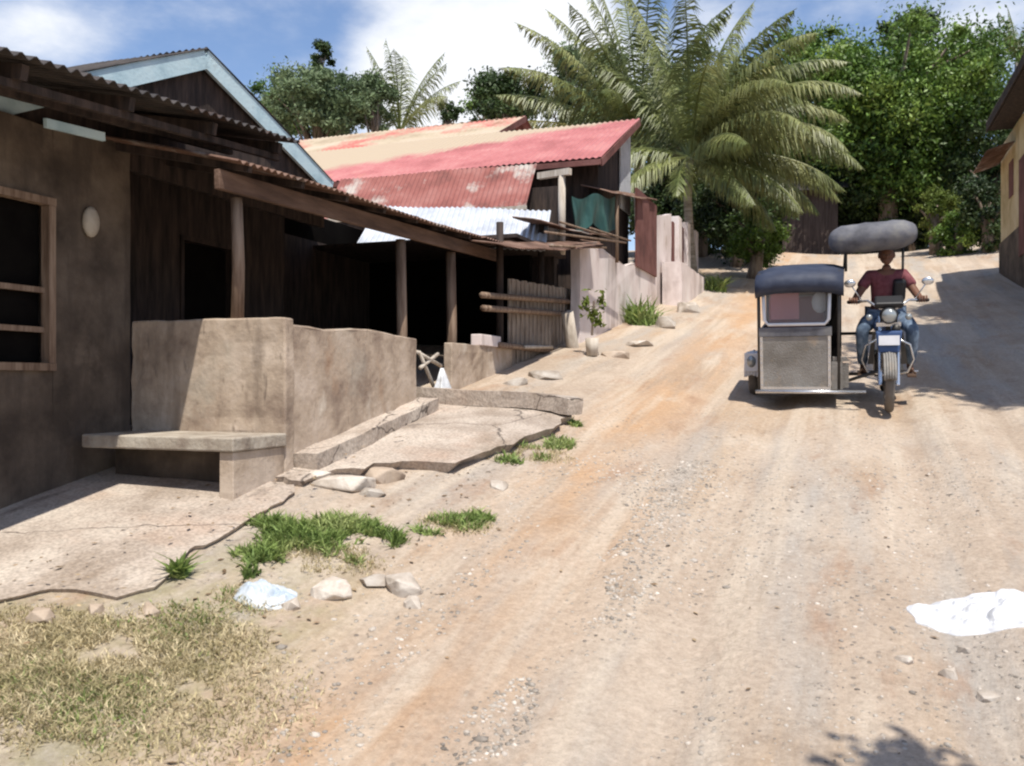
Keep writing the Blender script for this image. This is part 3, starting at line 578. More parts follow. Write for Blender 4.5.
# ------------------------------------------------------------------ right hand house
HR = thing('house', (6.2, 23, 4.0), 'ochre plaster house under a dark iron eave at the right edge of the photo', 'house')
pR = 3.9; s0 = 18.8
part('wall', MB().box((pR, s0, 1.5), (9.4, 27.6, 7.95)), M['ochre'], HR)
part('plinth', MB().box((pR-.04, s0-.04, 1.5), (9.44, 27.64, 5.35)), M['concd'], HR, label='dark base of the wall')
part('roof', MB().corr((3.3, s0-.8, 8.15), (0, 7.8, 0), (3.4, 0, 2.1), pitch=.12, amp=.015), M['roofd'], HR, label='dark corrugated slope toward the road')
part('rear_roof', MB().corr((10.1, s0-.8, 8.15), (0, 7.8, 0), (-3.38, 0, 2.1), pitch=.12, amp=.015), M['roofd'], HR)
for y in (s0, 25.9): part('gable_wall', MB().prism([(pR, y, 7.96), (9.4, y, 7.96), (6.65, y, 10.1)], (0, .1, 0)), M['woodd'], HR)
part('fascia', MB().beam((3.32, s0-.8, 8.05), (3.32, s0+7.0, 8.05), .03, .2), M['woodd'], HR)
part('soffit', MB().box((3.36, s0-.7, 7.96), (pR, s0+6.9, 8.0)), M['woodd'], HR)
part('awning', MB().corr((3.25, 25.2, 7.35), (0, 2.6, 0), (.62, 0, .2), pitch=.1), M['rust'], HR, label='low grey and rust awning on the road side')
part('door', MB().box((pR-.06, 23.6, 4.6), (pR-.041, 24.5, 6.9)), M['maroon'], HR)
part('window', MB().box((pR-.02, 25.6, 6.3), (pR+.01, 26.2, 7.2)), M['maroon'], HR, label='reddish shutter')
# brown hut at the crest
HB = thing('hut', (-3, 39, 7), 'dark brown plank hut half hidden by trees where the road tops out', 'hut')
a = PX(783, 193, 37); b = PX(838, 193, 37)
part('wall', MB().box((a.x, a.y-.3, 6), (b.x, a.y+3, a.z)), mat('dull_brown_plank', [(.04,.03,.027),(.07,.052,.045),(.095,.072,.062)], 2, (6,6,.5)), HB)
part('roof', MB().corr((a.x-.4, a.y-.8, a.z-.1), (b.x-a.x+.8, 0, 0), (0, 2.2, 1.0), pitch=.15), M['roofd'], HB)
# ------------------------------------------------------------------ trees
def leaves(centers, radii, n, size, up=.3):
    """leaf-sized folded faces spread through clumps"""
    k = len(centers); cen = np.array(centers, float); rad = np.array(radii, float)
    wgt = rad.prod(1)**(2/3); idx = rng.choice(k, n, p=wgt/wgt.sum())
    d = rng.normal(size=(n, 3)); d /= np.linalg.norm(d, axis=1, keepdims=True)
    r = np.clip(np.abs(rng.normal(size=n))*.62, .05, 1.5); P = cen[idx]+d*rad[idx]*r[:, None]
    t = rng.normal(size=(n, 3)); t[:, 2] -= .4; t /= np.linalg.norm(t, axis=1, keepdims=True)
    nn = d+rng.normal(size=(n, 3))*.7+np.array([0, 0, up]); b = np.cross(nn, t); b /= np.linalg.norm(b, axis=1, keepdims=True)+1e-9
    s = size*(.6+.8*rng.random(n))[:, None]
    v0 = P-t*s*.5; v1 = P+b*s*.22; v2 = P+t*s*.5; v3 = P-b*s*.22
    V = np.stack([v0, v1, v2, v3], 1).reshape(-1, 3); return V
def leafmesh(name, V, mt, parent=None):
    n = len(V)//4; me = bpy.data.meshes.new(name); me.vertices.add(len(V)); me.vertices.foreach_set('co', V.ravel())
    me.loops.add(4*n); me.loops.foreach_set('vertex_index', np.arange(4*n)); me.polygons.add(n); me.polygons.foreach_set('loop_start', np.arange(0, 4*n, 4))
    me.update(); me.materials.append(mt); o = bpy.data.objects.new(name, me); COL.objects.link(o); o.parent = parent; return o
def tree(name, base, h, cr, label, cat='tree', n=9000, size=.3, mt='leaf', clumps=26, group=None, cz=None, trunk_r=.2, gap=1.0):
    """base street coords; h total height; cr crown half-width (p, s); cz crown half-height"""
    t = thing(name, base, label, cat, group); cz = cz or h*.36; c0 = Vector((0, 0, h-cz))
    cs, rs = [], []
    clumps = int(clumps*1.9); sd_ = rng.random()*50; asp = min(cz, cr)
    for i in range(clumps):
        d = rng.normal(size=3); d /= np.linalg.norm(d); q = (.25+.72*rng.random()**.6)*(.66+.42*float(vnoise(d[0]*1.6+sd_, d[2]*1.6+d[1]+sd_, 5)))
        c = c0+Vector((d[0]*cr*q, d[1]*cr*q, d[2]*cz*q)); r = (.13+.15*rng.random())*gap
        cs.append(c); rs.append((cr*r*1.2, cr*r*1.2, asp*r*(.8+.4*rng.random())))
    leafmesh('crown', leaves(cs, rs, int(n*3.0), size*.55), M[mt], t)
    mb = MB(); top = c0+Vector((0, 0, cz*.2)); lean = random.uniform(-.3, .3)
    mb.tube([(0, 0, -.3), (lean*.5, .05, c0.z*.4), (lean, 0, c0.z), top], [trunk_r*1.25, trunk_r, trunk_r*.75, trunk_r*.3], 9)
    for i in range(0, len(cs), 3):
        a = Vector((lean*.7, 0, c0.z*(.45+.5*random.random()))); m_ = a.lerp(cs[i], .5)+Vector((0, 0, .15*cr)); mb.tube([a, m_, cs[i]], [trunk_r*.4, trunk_r*.25, trunk_r*.08], 6)
    part('trunk', mb, M['bark'], t, True, local=True)
    return t
def treeat(x, y_top, y_bot, D, wpx, label, **k):    # tree whose crown spans these pixel extents at depth D
    X = (x-512)/F*D; p, s = to_street(X, D); z = float(zg(p, s)); ztop = EYE+(383-y_top)/F*D; zlo = EYE+(383-y_bot)/F*D
    return tree(k.pop('name', 'tree'), (p, s, z), ztop-z, wpx/F*D/2, label, cz=(ztop-zlo)/2, **k)
treeat(890, 14, 215, 36, 215, 'tall broad mango tree in full leaf above the crest of the road', n=30000, size=.34, clumps=60, trunk_r=.35, name='mango_tree')
treeat(812, 24, 200, 40, 140, 'rounded bright green tree left of the broad mango tree', n=15000, size=.34, clumps=34, trunk_r=.25)
treeat(955, 30, 225, 37, 135, 'dense tree between the mango tree and the steep dark roof', n=16000, size=.34, clumps=36, trunk_r=.25)
treeat(910, 3, 60, 46, 60, 'narrow dark treetop rising behind the mango tree', n=4000, size=.4, mt='leafd', clumps=12)
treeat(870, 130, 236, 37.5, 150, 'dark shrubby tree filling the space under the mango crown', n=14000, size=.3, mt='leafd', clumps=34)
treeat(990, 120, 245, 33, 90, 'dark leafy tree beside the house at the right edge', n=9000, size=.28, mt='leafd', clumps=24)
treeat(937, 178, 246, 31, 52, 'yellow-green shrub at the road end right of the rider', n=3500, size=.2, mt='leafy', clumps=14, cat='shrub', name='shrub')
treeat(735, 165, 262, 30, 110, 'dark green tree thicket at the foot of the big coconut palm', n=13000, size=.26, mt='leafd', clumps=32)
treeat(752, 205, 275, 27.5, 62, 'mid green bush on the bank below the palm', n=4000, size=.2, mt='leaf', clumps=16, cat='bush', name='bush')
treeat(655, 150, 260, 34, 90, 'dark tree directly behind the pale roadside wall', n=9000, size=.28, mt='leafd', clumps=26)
treeat(318, 60, 150, 36, 132, 'greyish feathery tree behind the blue gable', n=11000, size=.3, mt='leafp', clumps=40, gap=.85)
treeat(322, 30, 100, 37, 34, 'thin dark pointed treetop above the feathery tree', n=1500, size=.3, mt='leafd', clumps=9)
treeat(372, 66, 140, 37, 74, 'small grey-green tree left of the far palm', n=4500, size=.3, mt='leafp', clumps=22, gap=.8)
treeat(510, 62, 135, 38, 90, 'dark green tree rising over the tan roof', n=7000, size=.32, mt='leafd', clumps=24)
treeat(575, 30, 140, 44, 120, 'sparse pale tree left of the big palm crown', n=7000, size=.34, mt='leafp', clumps=34, gap=.7)
treeat(700, 45, 190, 46, 170, 'wide pale green tree seen through the palm fronds', n=15000, size=.4, mt='leafp', clumps=44, gap=.8)
treeat(770, 60, 200, 44, 110, 'mid green tree between the palm fronds and the rounded tree', n=9000, size=.38, mt='leaf', clumps=28)
treeat(447, 98, 130, 44, 34, 'small round treetop just right of the far palm', n=900, size=.3, mt='leafd', clumps=7)
treeat(1075, 60, 250, 36, 150, 'dark tree behind the right hand house', n=8000, size=.4, mt='leafd', clumps=24)
treeat(205, 85, 160, 40, 150, 'leafy tree hidden behind the blue gable', n=4000, size=.4, mt='leafp', clumps=20)
treeat(700, 120, 268, 33, 150, 'dark leafy thicket filling the bank behind the palm trunk', n=14000, size=.28, mt='leafd', clumps=40)
treeat(790, 150, 262, 41, 120, 'green thicket between the palm and the brown hut', n=10000, size=.3, mt='leaf', clumps=36)
treeat(620, 70, 180, 40, 110, 'pale green tree behind the ridge of the red roof', n=9000, size=.32, mt='leafp', clumps=34)
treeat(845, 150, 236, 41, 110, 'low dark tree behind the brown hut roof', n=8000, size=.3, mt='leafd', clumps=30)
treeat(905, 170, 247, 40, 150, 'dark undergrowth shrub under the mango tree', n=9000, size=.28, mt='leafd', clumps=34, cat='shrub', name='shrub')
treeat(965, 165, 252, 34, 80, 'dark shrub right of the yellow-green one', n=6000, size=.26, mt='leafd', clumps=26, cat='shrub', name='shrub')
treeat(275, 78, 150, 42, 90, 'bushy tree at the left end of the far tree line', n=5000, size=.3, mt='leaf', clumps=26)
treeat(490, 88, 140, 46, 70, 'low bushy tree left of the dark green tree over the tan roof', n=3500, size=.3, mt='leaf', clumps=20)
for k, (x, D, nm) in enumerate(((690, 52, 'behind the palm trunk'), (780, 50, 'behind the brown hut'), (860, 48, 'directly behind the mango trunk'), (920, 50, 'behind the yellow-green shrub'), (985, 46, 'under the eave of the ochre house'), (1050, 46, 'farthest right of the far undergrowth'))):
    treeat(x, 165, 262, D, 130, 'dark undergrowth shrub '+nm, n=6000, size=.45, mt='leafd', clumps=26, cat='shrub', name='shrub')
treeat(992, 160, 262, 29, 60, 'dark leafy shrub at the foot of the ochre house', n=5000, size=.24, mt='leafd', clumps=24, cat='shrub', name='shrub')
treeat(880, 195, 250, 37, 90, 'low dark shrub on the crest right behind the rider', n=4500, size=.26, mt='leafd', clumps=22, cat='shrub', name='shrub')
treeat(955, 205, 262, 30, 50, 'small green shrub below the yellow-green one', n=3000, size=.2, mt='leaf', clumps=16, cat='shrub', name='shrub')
# shade trees to the right, beyond the frame
def shade(X, Y, h, cr, label, n=9000, **k):
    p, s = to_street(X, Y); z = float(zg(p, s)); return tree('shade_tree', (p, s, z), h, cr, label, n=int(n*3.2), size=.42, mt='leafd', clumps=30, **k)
shade(8.3, 8.3, 9.6, 3.0, 'broad roadside tree shading the road beside the tricycle', cz=1.5)
shade(11.6, 12.2, 10.5, 3.3, 'second roadside tree uphill of the tricycle, shading the road edge', cz=1.8)
shade(9.2, 10.6, 11.5, 2.4, 'tall roadside tree between the broad one and the second one', cz=1.4)
shade(8.6, 6.2, 10.5, 2.6, 'roadside tree nearest the viewer on the right of the road', cz=1.5)
shade(12.4, 14.4, 12.5, 3.0, 'tallest of the roadside trees, beside the ochre house yard', cz=1.8)
shade(14.2, 16.5, 11, 3.2, 'roadside tree nearest the ochre house on the road side', cz=2)
p_, s_ = to_street(2.35, 1.2)
tree('shade_tree', (p_, s_, float(zg(p_, s_))), 5.0, 1.0, 'small tree by the viewer throwing leaf shadows at the bottom right', n=1700, size=.22, mt='leafd', clumps=10, cz=.5, trunk_r=.09, gap=.9)
# palms
def frond(root, a, el, ln, droop, mt, wid=.62, name='frond', nl=46, twist=0):
    """one frond as a mesh: arched rachis with two rows of hanging leaflets, local to the crown point"""
    d = Vector((math.cos(a), math.sin(a), 0)); pts = []; q = Vector((0, 0, 0)); e = el
    K = 14
    for i in range(K+1):
        pts.append(q.copy()); q = q+(d*math.cos(e)+Vector((0, 0, math.sin(e))))*ln/K; e -= droop/K*(.5+1.1*i/K)
    mb = MB(); mb.tube(pts, [.045*(1-.85*i/K) for i in range(K+1)], 5)
    side = d.cross(Vector((0, 0, 1))).normalized(); V = []; gapf = random.choice((0, 0, .1, .25)); dr_ = random.uniform(.3, .9)
    for sg in (-1, 1):
        for i in range(nl):
            if random.random() < .06+gapf*.6: continue
            t = .12+.88*i/nl; f = t*K; j = min(int(f), K-1); c = pts[j].lerp(pts[j+1], f-j); tg = (pts[j+1]-pts[j]).normalized()
            L_ = wid*math.sin(math.pi*min(1, t*.92+.1))**.6*(.85+.3*random.random())
            dirv = (side*sg*(.8+random.uniform(-.25, .25))+tg*(.6+random.uniform(-.3, .3))+Vector((0, 0, -dr_*(.6+.7*random.random())))).normalized(); mid = c+dirv*L_*.5; tip = mid+(dirv+Vector((0, 0, -.7-1.0*random.random()))).normalized()*L_*.5
            wv = tg*.019
            V += [c-wv*.6, c+wv*.6, mid+wv, mid-wv, mid-wv, mid+wv, tip+wv*.15, tip-wv*.15]
    n0 = len(V)//4; mb.add(V, [(4*i, 4*i+1, 4*i+2, 4*i+3) for i in range(n0)])
    me = bpy.data.meshes.new(name); me.from_pydata(mb.v, [], mb.f); me.materials.append(mt); o = bpy.data.objects.new(name, me); COL.objects.link(o); o.parent = root; return o
def palm(x, ybase, ytop, D, specs, label, ln, trunk_r=.16, group='coconut palms', wid=.62, nl=46):
    X = (x-512)/F*D; p, s = to_street(X, D); z = float(zg(p, s)); h = EYE+(383-ytop)/F*D-z
    t = thing('palm_tree', (p, s, z), label, 'palm tree', group, rot=(0, 0, 0))
    mb = MB().tube([(.1, 0, -.3), (.0, .05, h*.35), (-.06, .02, h*.7), (0, 0, h)], [trunk_r*1.4, trunk_r, trunk_r*.9, trunk_r*.95], 10); part('trunk', mb, M['palmbark'], t, True, local=True)
    for a, el, l, dr, mt in specs:
        o = frond(t, R(a), R(el), l*ln, R(dr), M[mt], wid, nl=nl); o.location = (0, 0, h)
        if mt == 'palmy': o['label'] = 'yellowing frond'
    return t, h
# azimuth 0 = image right, 90 = away, 180 = left, 270 = toward the camera
SP = [(0,38,1.0,95,'palm'),(-25,20,1.05,80,'palm'),(15,58,1.0,90,'palm'),(-8,8,.95,60,'palm'),(35,30,.9,80,'palm'),(-50,35,.9,100,'palm'),(60,60,.95,70,'palm'),(95,50,.9,80,'palm'),
      (120,75,1.05,40,'palm'),(150,62,1.05,45,'palm'),(172,70,1.15,30,'palm'),(185,48,1.1,55,'palm'),(200,25,1.05,60,'palm'),(165,20,1.1,50,'palmy'),(215,60,1.0,60,'palm'),(240,40,.9,90,'palm'),
      (270,60,.9,90,'palm'),(300,50,.9,95,'palm'),(320,70,1.0,60,'palm'),(10,80,1.05,35,'palm'),(330,30,1,95,'palm'),(285,15,.7,60,'palm'),(230,10,.8,60,'palm'),(-12,72,.75,70,'palmy'),(140,35,.9,80,'palm'),(192,80,1.1,22,'palm'),(205,70,1.05,28,'palm')]
SP += [(a_, e_, l_, d_, 'palm') for a_, e_, l_, d_ in ((20,66,1.05,70),(-30,48,1.1,95),(45,74,1,45),(178,56,1.15,45),(160,78,1.2,25),(230,72,1.1,35),(186,64,1.2,35),(130,50,1,70),(-15,60,1.1,85),(255,78,1,40),(310,60,1.05,80),(5,45,1.1,85))]
SPR = [q for q in SP if not (165 <= q[0] <= 245)]+[(2,12,1.0,75,'palm'),(-18,-5,.85,60,'palm'),(22,5,.9,70,'palm'),(-35,-10,.8,55,'palm'),(12,-20,.7,45,'palm'),(200,-5,.6,70,'palm'),(180,20,.75,95,'palm'),(250,-15,.6,50,'palm'),(-60,-20,.65,40,'palm'),(3,30,.6,90,'palmy')]
palm(690, 265, 158, 25, SPR, 'big coconut palm whose long fronds droop over the roadside bank', 4.7, .13, wid=.9, nl=140)
SPL = [(168,70,1.1,35,'palm'),(178,82,1.15,20,'palm'),(188,60,1.1,45,'palm'),(150,80,1.15,25,'palm'),(200,45,1.05,60,'palm'),(175,38,1.0,45,'palm'),(120,85,1.2,15,'palm'),(60,78,1.15,30,'palm'),(10,72,1.1,45,'palm'),(30,60,1,60,'palm'),(185,22,.95,40,'palmy'),(172,12,.8,55,'palm'),(225,65,1,50,'palm'),(270,75,1.05,35,'palm'),(320,68,1,50,'palm'),(-5,52,1,70,'palm'),(100,60,1,60,'palm'),(245,40,.8,80,'palm')]
palm(640, 265, 148, 27.5, SPL, 'coconut palm with upright fronds rising straight behind the red roof ridge', 4.9, .15, wid=.85, nl=130)
SP2 = [(a, e, l, d, 'palm') for a, e, l, d in ((0,72,1,30),(180,78,1,25),(90,80,1,20),(200,60,.9,50),(20,58,.95,40),(160,85,1.05,12),(340,66,.9,40),(270,70,.9,40),(225,50,.8,70),(-40,45,.8,70))]
palm(400, 200, 133, 38, SP2, 'distant palm with upright fronds over the tan roof', 3.9, .16, wid=.85, nl=60)
palm(1018, 200, 62, 40, SP2, 'distant palm crown just above the right hand house roof', 2.4, .14, wid=.5)
# ------------------------------------------------------------------ grass, stones, litter
def tuft(name, spots, n, hgt, mt, label=None, cat=None, kind=None, group=None, wdt=.008):
    """blades around ground spots [(p, s, rp, rs)]"""
    sp = np.array(spots, float); ar = sp[:, 2]*sp[:, 3]; idx = rng.choice(len(sp), n, p=ar/ar.sum()); a = rng.random(n)*2*np.pi; r = np.sqrt(rng.random(n))*(.75+.35*rng.random(n))
    p = sp[idx, 0]+np.cos(a)*r*sp[idx, 2]; s = sp[idx, 1]+np.sin(a)*r*sp[idx, 3]; keep = (fbm(p*5, s*5, 3, 3) > -.02-.09*(mt == 'grass')+.10*(r-.6)-.16*(mt == 'dry')); p, s, r = p[keep], s[keep], r[keep]; n = len(p)
    z = np.maximum(zg(p, s, True), -9)-.01; B = np.stack([p, s, z], 1); c = np.array([sp[0, 0], sp[0, 1], float(zg(sp[0, 0], sp[0, 1]))]); B -= c
    d = rng.normal(size=(n, 3))*.55; d[:, 2] = 1; d /= np.linalg.norm(d, axis=1, keepdims=True); h = hgt*(.3+1.5*rng.random(n)**2)[:, None]*(1.1-.5*r[:, None])
    sd = rng.normal(size=(n, 3)); sd[:, 2] = 0; sd /= np.linalg.norm(sd, axis=1, keepdims=True); tip = B+d*h+np.concatenate([d[:, :2]*h*.5, -.12*h], 1); mid = B+d*h*.55; w_ = wdt*(.7+.8*rng.random(n))[:, None]
    V = np.stack([B-sd*w_, B+sd*w_, mid+sd*w_*.9, mid-sd*w_*.9, mid-sd*w_*.9, mid+sd*w_*.9, tip+sd*w_*.1, tip-sd*w_*.1], 1).reshape(-1, 3)
    o = leafmesh(name, V, M[mt]); X, Y = to_world(c[0], c[1]); o.location = (X, Y, c[2]); o.rotation_euler = (0, 0, RZ); return props(o, label, cat, group, kind)
def spot(x, y, rx, ry): p, s, z = G(x, y); return (p, s, rx, ry)
GR = 'green grass clumps along the pavement edge'
tuft('grass_clump', [spot(300, 545, .3, .22), spot(345, 530, .3, .22), spot(262, 560, .2, .14), spot(385, 540, .16, .14), spot(330, 560, .25, .08), spot(240, 575, .12, .1), spot(280, 530, .25, .15)], 8200, .095, 'grass', 'widest green grass clump below the concrete bench', 'grass', group=GR, wdt=.006)
tuft('grass_clump', [spot(455, 525, .22, .14), spot(480, 520, .12, .1), spot(430, 530, .12, .1)], 1900, .075, 'grass', 'medium grass clump just right of the widest one', 'grass', group=GR, wdt=.006)
tuft('grass_clump', [spot(530, 454, .28, .2), spot(560, 445, .15, .2), spot(510, 462, .15, .1)], 1700, .08, 'grass', 'grass clump at the broken edge of the upper slab', 'grass', group=GR, wdt=.007)
tuft('weed', [spot(181, 577, .05, .05)], 240, .13, 'grass', 'small upright green weed at the edge of the near slab', 'weed', wdt=.014)
tuft('grass_clump', [spot(570, 425, .12, .1)], 400, .07, 'grass', 'tiny grass clump at the end of the curved kerb', 'grass', group=GR)
for x, y, lb in ((640, 322, 'green weeds at the foot of the pale roadside wall'), (716, 290, 'weeds at the uphill end of the pale roadside wall')):
    p, s, z = G(x, y); tuft('weed', [(p, s, .35, .5)], 700, .4, 'grass', lb, 'weed', wdt=.02)
tuft('dry_grass', [spot(60, 690, .55, .3), spot(150, 650, .4, .25), spot(30, 720, .4, .2), spot(190, 625, .35, .2), spot(110, 640, .4, .2), spot(230, 640, .25, .2), spot(20, 660, .4, .2), spot(250, 600, .25, .15), spot(320, 555, .45, .25), spot(455, 525, .3, .2), spot(535, 455, .35, .25), spot(90, 660, .7, .4), spot(60, 630, .5, .2), spot(130, 680, 1.0, .6)], 52000, .05, 'dry', kind='stuff', wdt=.003)
tuft('sparse_grass', [spot(60, 700, .35, .2), spot(190, 620, .3, .2), spot(120, 690, .3, .2), spot(250, 600, .25, .12), spot(30, 670, .3, .2), spot(150, 640, .4, .15), spot(80, 720, .4, .2)], 5200, .045, 'grass', kind='stuff', wdt=.0035)
ICO = None
def stone_v(r, sq=(1, 1, .6)):
    bm = bmesh.new(); bmesh.ops.create_icosphere(bm, subdivisions=1, radius=1)
    V = np.array([v.co for v in bm.verts]); Fc = [tuple(v.index for v in f.verts) for f in bm.faces]; bm.free(); return V, Fc
def gravel(n):
    V0, F0 = stone_v(1); V0 = V0*np.array([1, .8, .6]); F0 = np.array(F0); P = []
    bands = [(-1.35, .35, 2.2, 8, .4), (-.1, 1.6, 1.5, 9, .25), (2.1, .6, 2.5, 9, .25), (-2.0, .5, 3, 8, .1)]
    for c, wd, a, b, fr in bands:
        k = int(n*fr); P.append(np.stack([c+rng.normal(size=k)*wd*.6, a+(b-a)*rng.random(k)**1.3], 1))
    P = np.concatenate(P); keep = (fbm(P[:, 0]*1.7, P[:, 1]*.8, 3, 21) > -.04) & (P[:, 0] > -2.75); P = P[keep]; k = len(P)
    z = zg(P[:, 0], P[:, 1], True); r = .006+.014*rng.random(k)**2.6
    big = rng.random(k) < .015; r[big] *= 1.8
    a = rng.random(k)*6.28; ca, sa = np.cos(a), np.sin(a); VV = V0[None]*(1+.35*(rng.random((k, len(V0), 1))-.5)); VV = VV*r[:, None, None]*(1+.5*(rng.random((k, 1, 3))-.5))
    x = VV[..., 0]*ca[:, None]-VV[..., 1]*sa[:, None]+P[:, 0:1]; y = VV[..., 0]*sa[:, None]+VV[..., 1]*ca[:, None]+P[:, 1:2]; zz = VV[..., 2]+z[:, None]-r[:, None]*.1
    V = np.stack([x, y, zz], -1).reshape(-1, 3); Fc = (F0[None]+np.arange(k)[:, None, None]*len(V0)).reshape(-1, 3)
    me = bpy.data.meshes.new('gravel'); me.vertices.add(len(V)); me.vertices.foreach_set('co', V.ravel()); me.loops.add(Fc.size); me.loops.foreach_set('vertex_index', Fc.ravel())
    me.polygons.add(len(Fc)); me.polygons.foreach_set('loop_start', np.arange(0, Fc.size, 3)); me.update(); me.materials.append(M['gravel'])
    o = bpy.data.objects.new('gravel', me); COL.objects.link(o); o.rotation_euler = (0, 0, RZ); props(o, kind='stuff')
gravel(15000)
def rock(x, y, wpx, hpx, label, mt='stone', dep=.8, group=None, pos=None, name='rock', seed=0):
    p, s, z = pos or G(x, y); D = Vector(to_world(p, s)).y; a = wpx/F*D/2; c = hpx/F*D
    rs_ = np.random.default_rng(int(x*13+y*7)); bm = bmesh.new()
    for k in range(22):
        d = rs_.normal(size=3); d /= np.linalg.norm(d); q = .8+.3*rs_.random(); bm.verts.new((d[0]*a*q, d[1]*a*dep*q, max(-.4, min(.55+.1*rs_.random(), d[2]*q))*c*1.1))
    h_ = bmesh.ops.convex_hull(bm, input=bm.verts); bmesh.ops.delete(bm, geom=list({g for g in h_['geom_interior']+h_['geom_unused'] if isinstance(g, bmesh.types.BMVert)}), context='VERTS')
    me = bpy.data.meshes.new(name); bmesh.ops.recalc_face_normals(bm, faces=bm.faces); bm.to_mesh(me); bm.free(); me.materials.append(M[mt]); o = bpy.data.objects.new(name, me); COL.objects.link(o)
    b_ = o.modifiers.new('bevel', 'BEVEL'); b_.width = c*.10; b_.segments = 2; X, Y = to_world(p, s); o.location = (X, Y, z); o.rotation_euler = (0, 0, RZ); props(o, label, 'rock', group)
    return o
RK = 'pale rocks and broken concrete by the pavement'
for x, y, wp, hp, lb in ((330, 592, 52, 20, 'flat pale rock just right of the plastic bag'), (372, 584, 34, 14, 'small flat rock between the plastic bag and the blocky rock'),
    (402, 592, 44, 24, 'blocky pale rock at the right end of the rock row'), (412, 606, 26, 14, 'small rock in front of the blocky one'), (290, 608, 22, 14, 'small rock at the lower right corner of the plastic bag'),
    (345, 486, 70, 16, 'flat broken slab piece under the upper pavement edge'), (385, 480, 44, 18, 'dark-edged chunk at the tip of the broken pavement'), (318, 478, 40, 12, 'grey chunk by the foot of the parapet'),
    (372, 494, 30, 10, 'low stone below the broken slab pieces'), (498, 488, 24, 10, 'lone pale stone on the orange dirt'), (640, 346, 30, 8, 'flat stone on the dirt below the pale wall'),
    (615, 356, 34, 8, 'dark flat stone beside the yellow plant'), (665, 326, 40, 14, 'pale rubble heap stone at the pale wall foot'), (688, 312, 26, 16, 'upright rubble stone at the uphill end of the pale wall'),
    (950, 668, 22, 12, 'grey stone below the white sheet'), (905, 660, 20, 9, 'small stone left of and below the white sheet'), (988, 690, 26, 10, 'brown stone nearest the leaf shadows'), (965, 645, 16, 8, 'little stone touching the white sheet'),
    (545, 378, 40, 10, 'low rubble stone in front of the bamboo shack'), (515, 384, 30, 10, 'rubble stone at the end of the short low wall'), (150, 612, 26, 14, 'dark stone under the near slab edge'), (40, 622, 34, 18, 'dark stone at the far left slab edge'), (95, 612, 24, 12, 'dark stone midway along the near slab edge')):
    rock(x, y, wp, hp, lb, 'stone' if 'dark' not in lb else 'conc', group=RK)
rock(447, 404, 40, 14, 'dark flat stone by the kerb at the porch entrance', 'concd', group=RK)
def litter(n):                 # dead leaves and scraps lying on the verge and pavement
    q = np.stack([-2.6-2.2*rng.random(n)**1.2, 1.8+7.5*rng.random(n)], 1); q[:n//8, 0] = -2.6+5.5*rng.random(n//8); z = np.maximum(zg(q[:, 0], q[:, 1], True), np.where(q[:, 0] < -3.6, np.interp(q[:, 1], *GT)+.03, -9))+.008
    a = rng.random(n)*6.28; l = (.008+.022*rng.random(n)**2); t = np.stack([np.cos(a), np.sin(a), .3*(rng.random(n)-.5)], 1)*l[:, None]; b = np.stack([-np.sin(a), np.cos(a), .8*(rng.random(n)-.5)], 1)*l[:, None]*.45
    P = np.stack([q[:, 0], q[:, 1], z], 1); V = np.stack([P-t, P+b, P+t, P-b], 1).reshape(-1, 3); o = leafmesh('leaf_litter', V, mat('dead_leaf', [(.13,.085,.05),(.24,.16,.09),(.34,.26,.16)], 3, bump=0, island=.5)); o.rotation_euler = (0, 0, RZ); props(o, kind='stuff')
litter(1300)
# plastic sheet pile and bag
def crumple(name, x, y, a, b, h, mt, label, cat, seed, rot=0, hol=2.2):
    p, s, z = G(x, y); n = 60; mb = MB(); vs = []; fs = []
    for i in range(n+1):
        for j in range(n+1):
            u, v = 2*i/n-1, 2*j/n-1; rr = math.hypot(u, v); k = max(abs(u), abs(v))/rr if rr else 1; u2, v2 = u*k, v*k
            ed = 1+.5*float(fbm(math.atan2(v2, u2)*1.5+seed+9, 2.0+seed, 3, seed)); X_ = u2*a*ed; Y_ = v2*b*ed
            x1, y1 = X_*math.cos(rot)-Y_*math.sin(rot), X_*math.sin(rot)+Y_*math.cos(rot); r2 = min(1, math.hypot(u2, v2))
            hh = h*(1-r2**3)*(.25+4.5*abs(float(fbm(x1*8+seed, y1*8, 4, seed)))+.5*float(vnoise(x1*26, y1*26, 2)))+.03*h
            pz = p+x1; ps = s+y1; vs.append((pz, ps, float(zg(pz, ps, True))+hh-(.03 if r2 > .97 else 0)))
    for i in range(n):
        for j in range(n):
            u, v = 2*i/n-1, 2*j/n-1
            if float(fbm(u*3.2+seed, v*2.2, 3, 12)) > -.36+.11*max(0, max(abs(u), abs(v))-.45)*hol: fs.append((i*(n+1)+j, (i+1)*(n+1)+j, (i+1)*(n+1)+j+1, i*(n+1)+j+1))
    me = solo(name, mb.add([tuple(map(float, q)) for q in vs], fs), M[mt], (p, s, z), label, cat); return me
crumple('plastic_sheet', 995, 610, .42, .25, .045, 'white', 'crumpled bright white sheet lying on the right roadside', 'sheet', 3, .4)
crumple('plastic_bag', 266, 598, .18, .14, .05, 'bag', 'crumpled pale blue-white plastic bag in the grass left of the rocks', 'bag', 5, .2, 1)
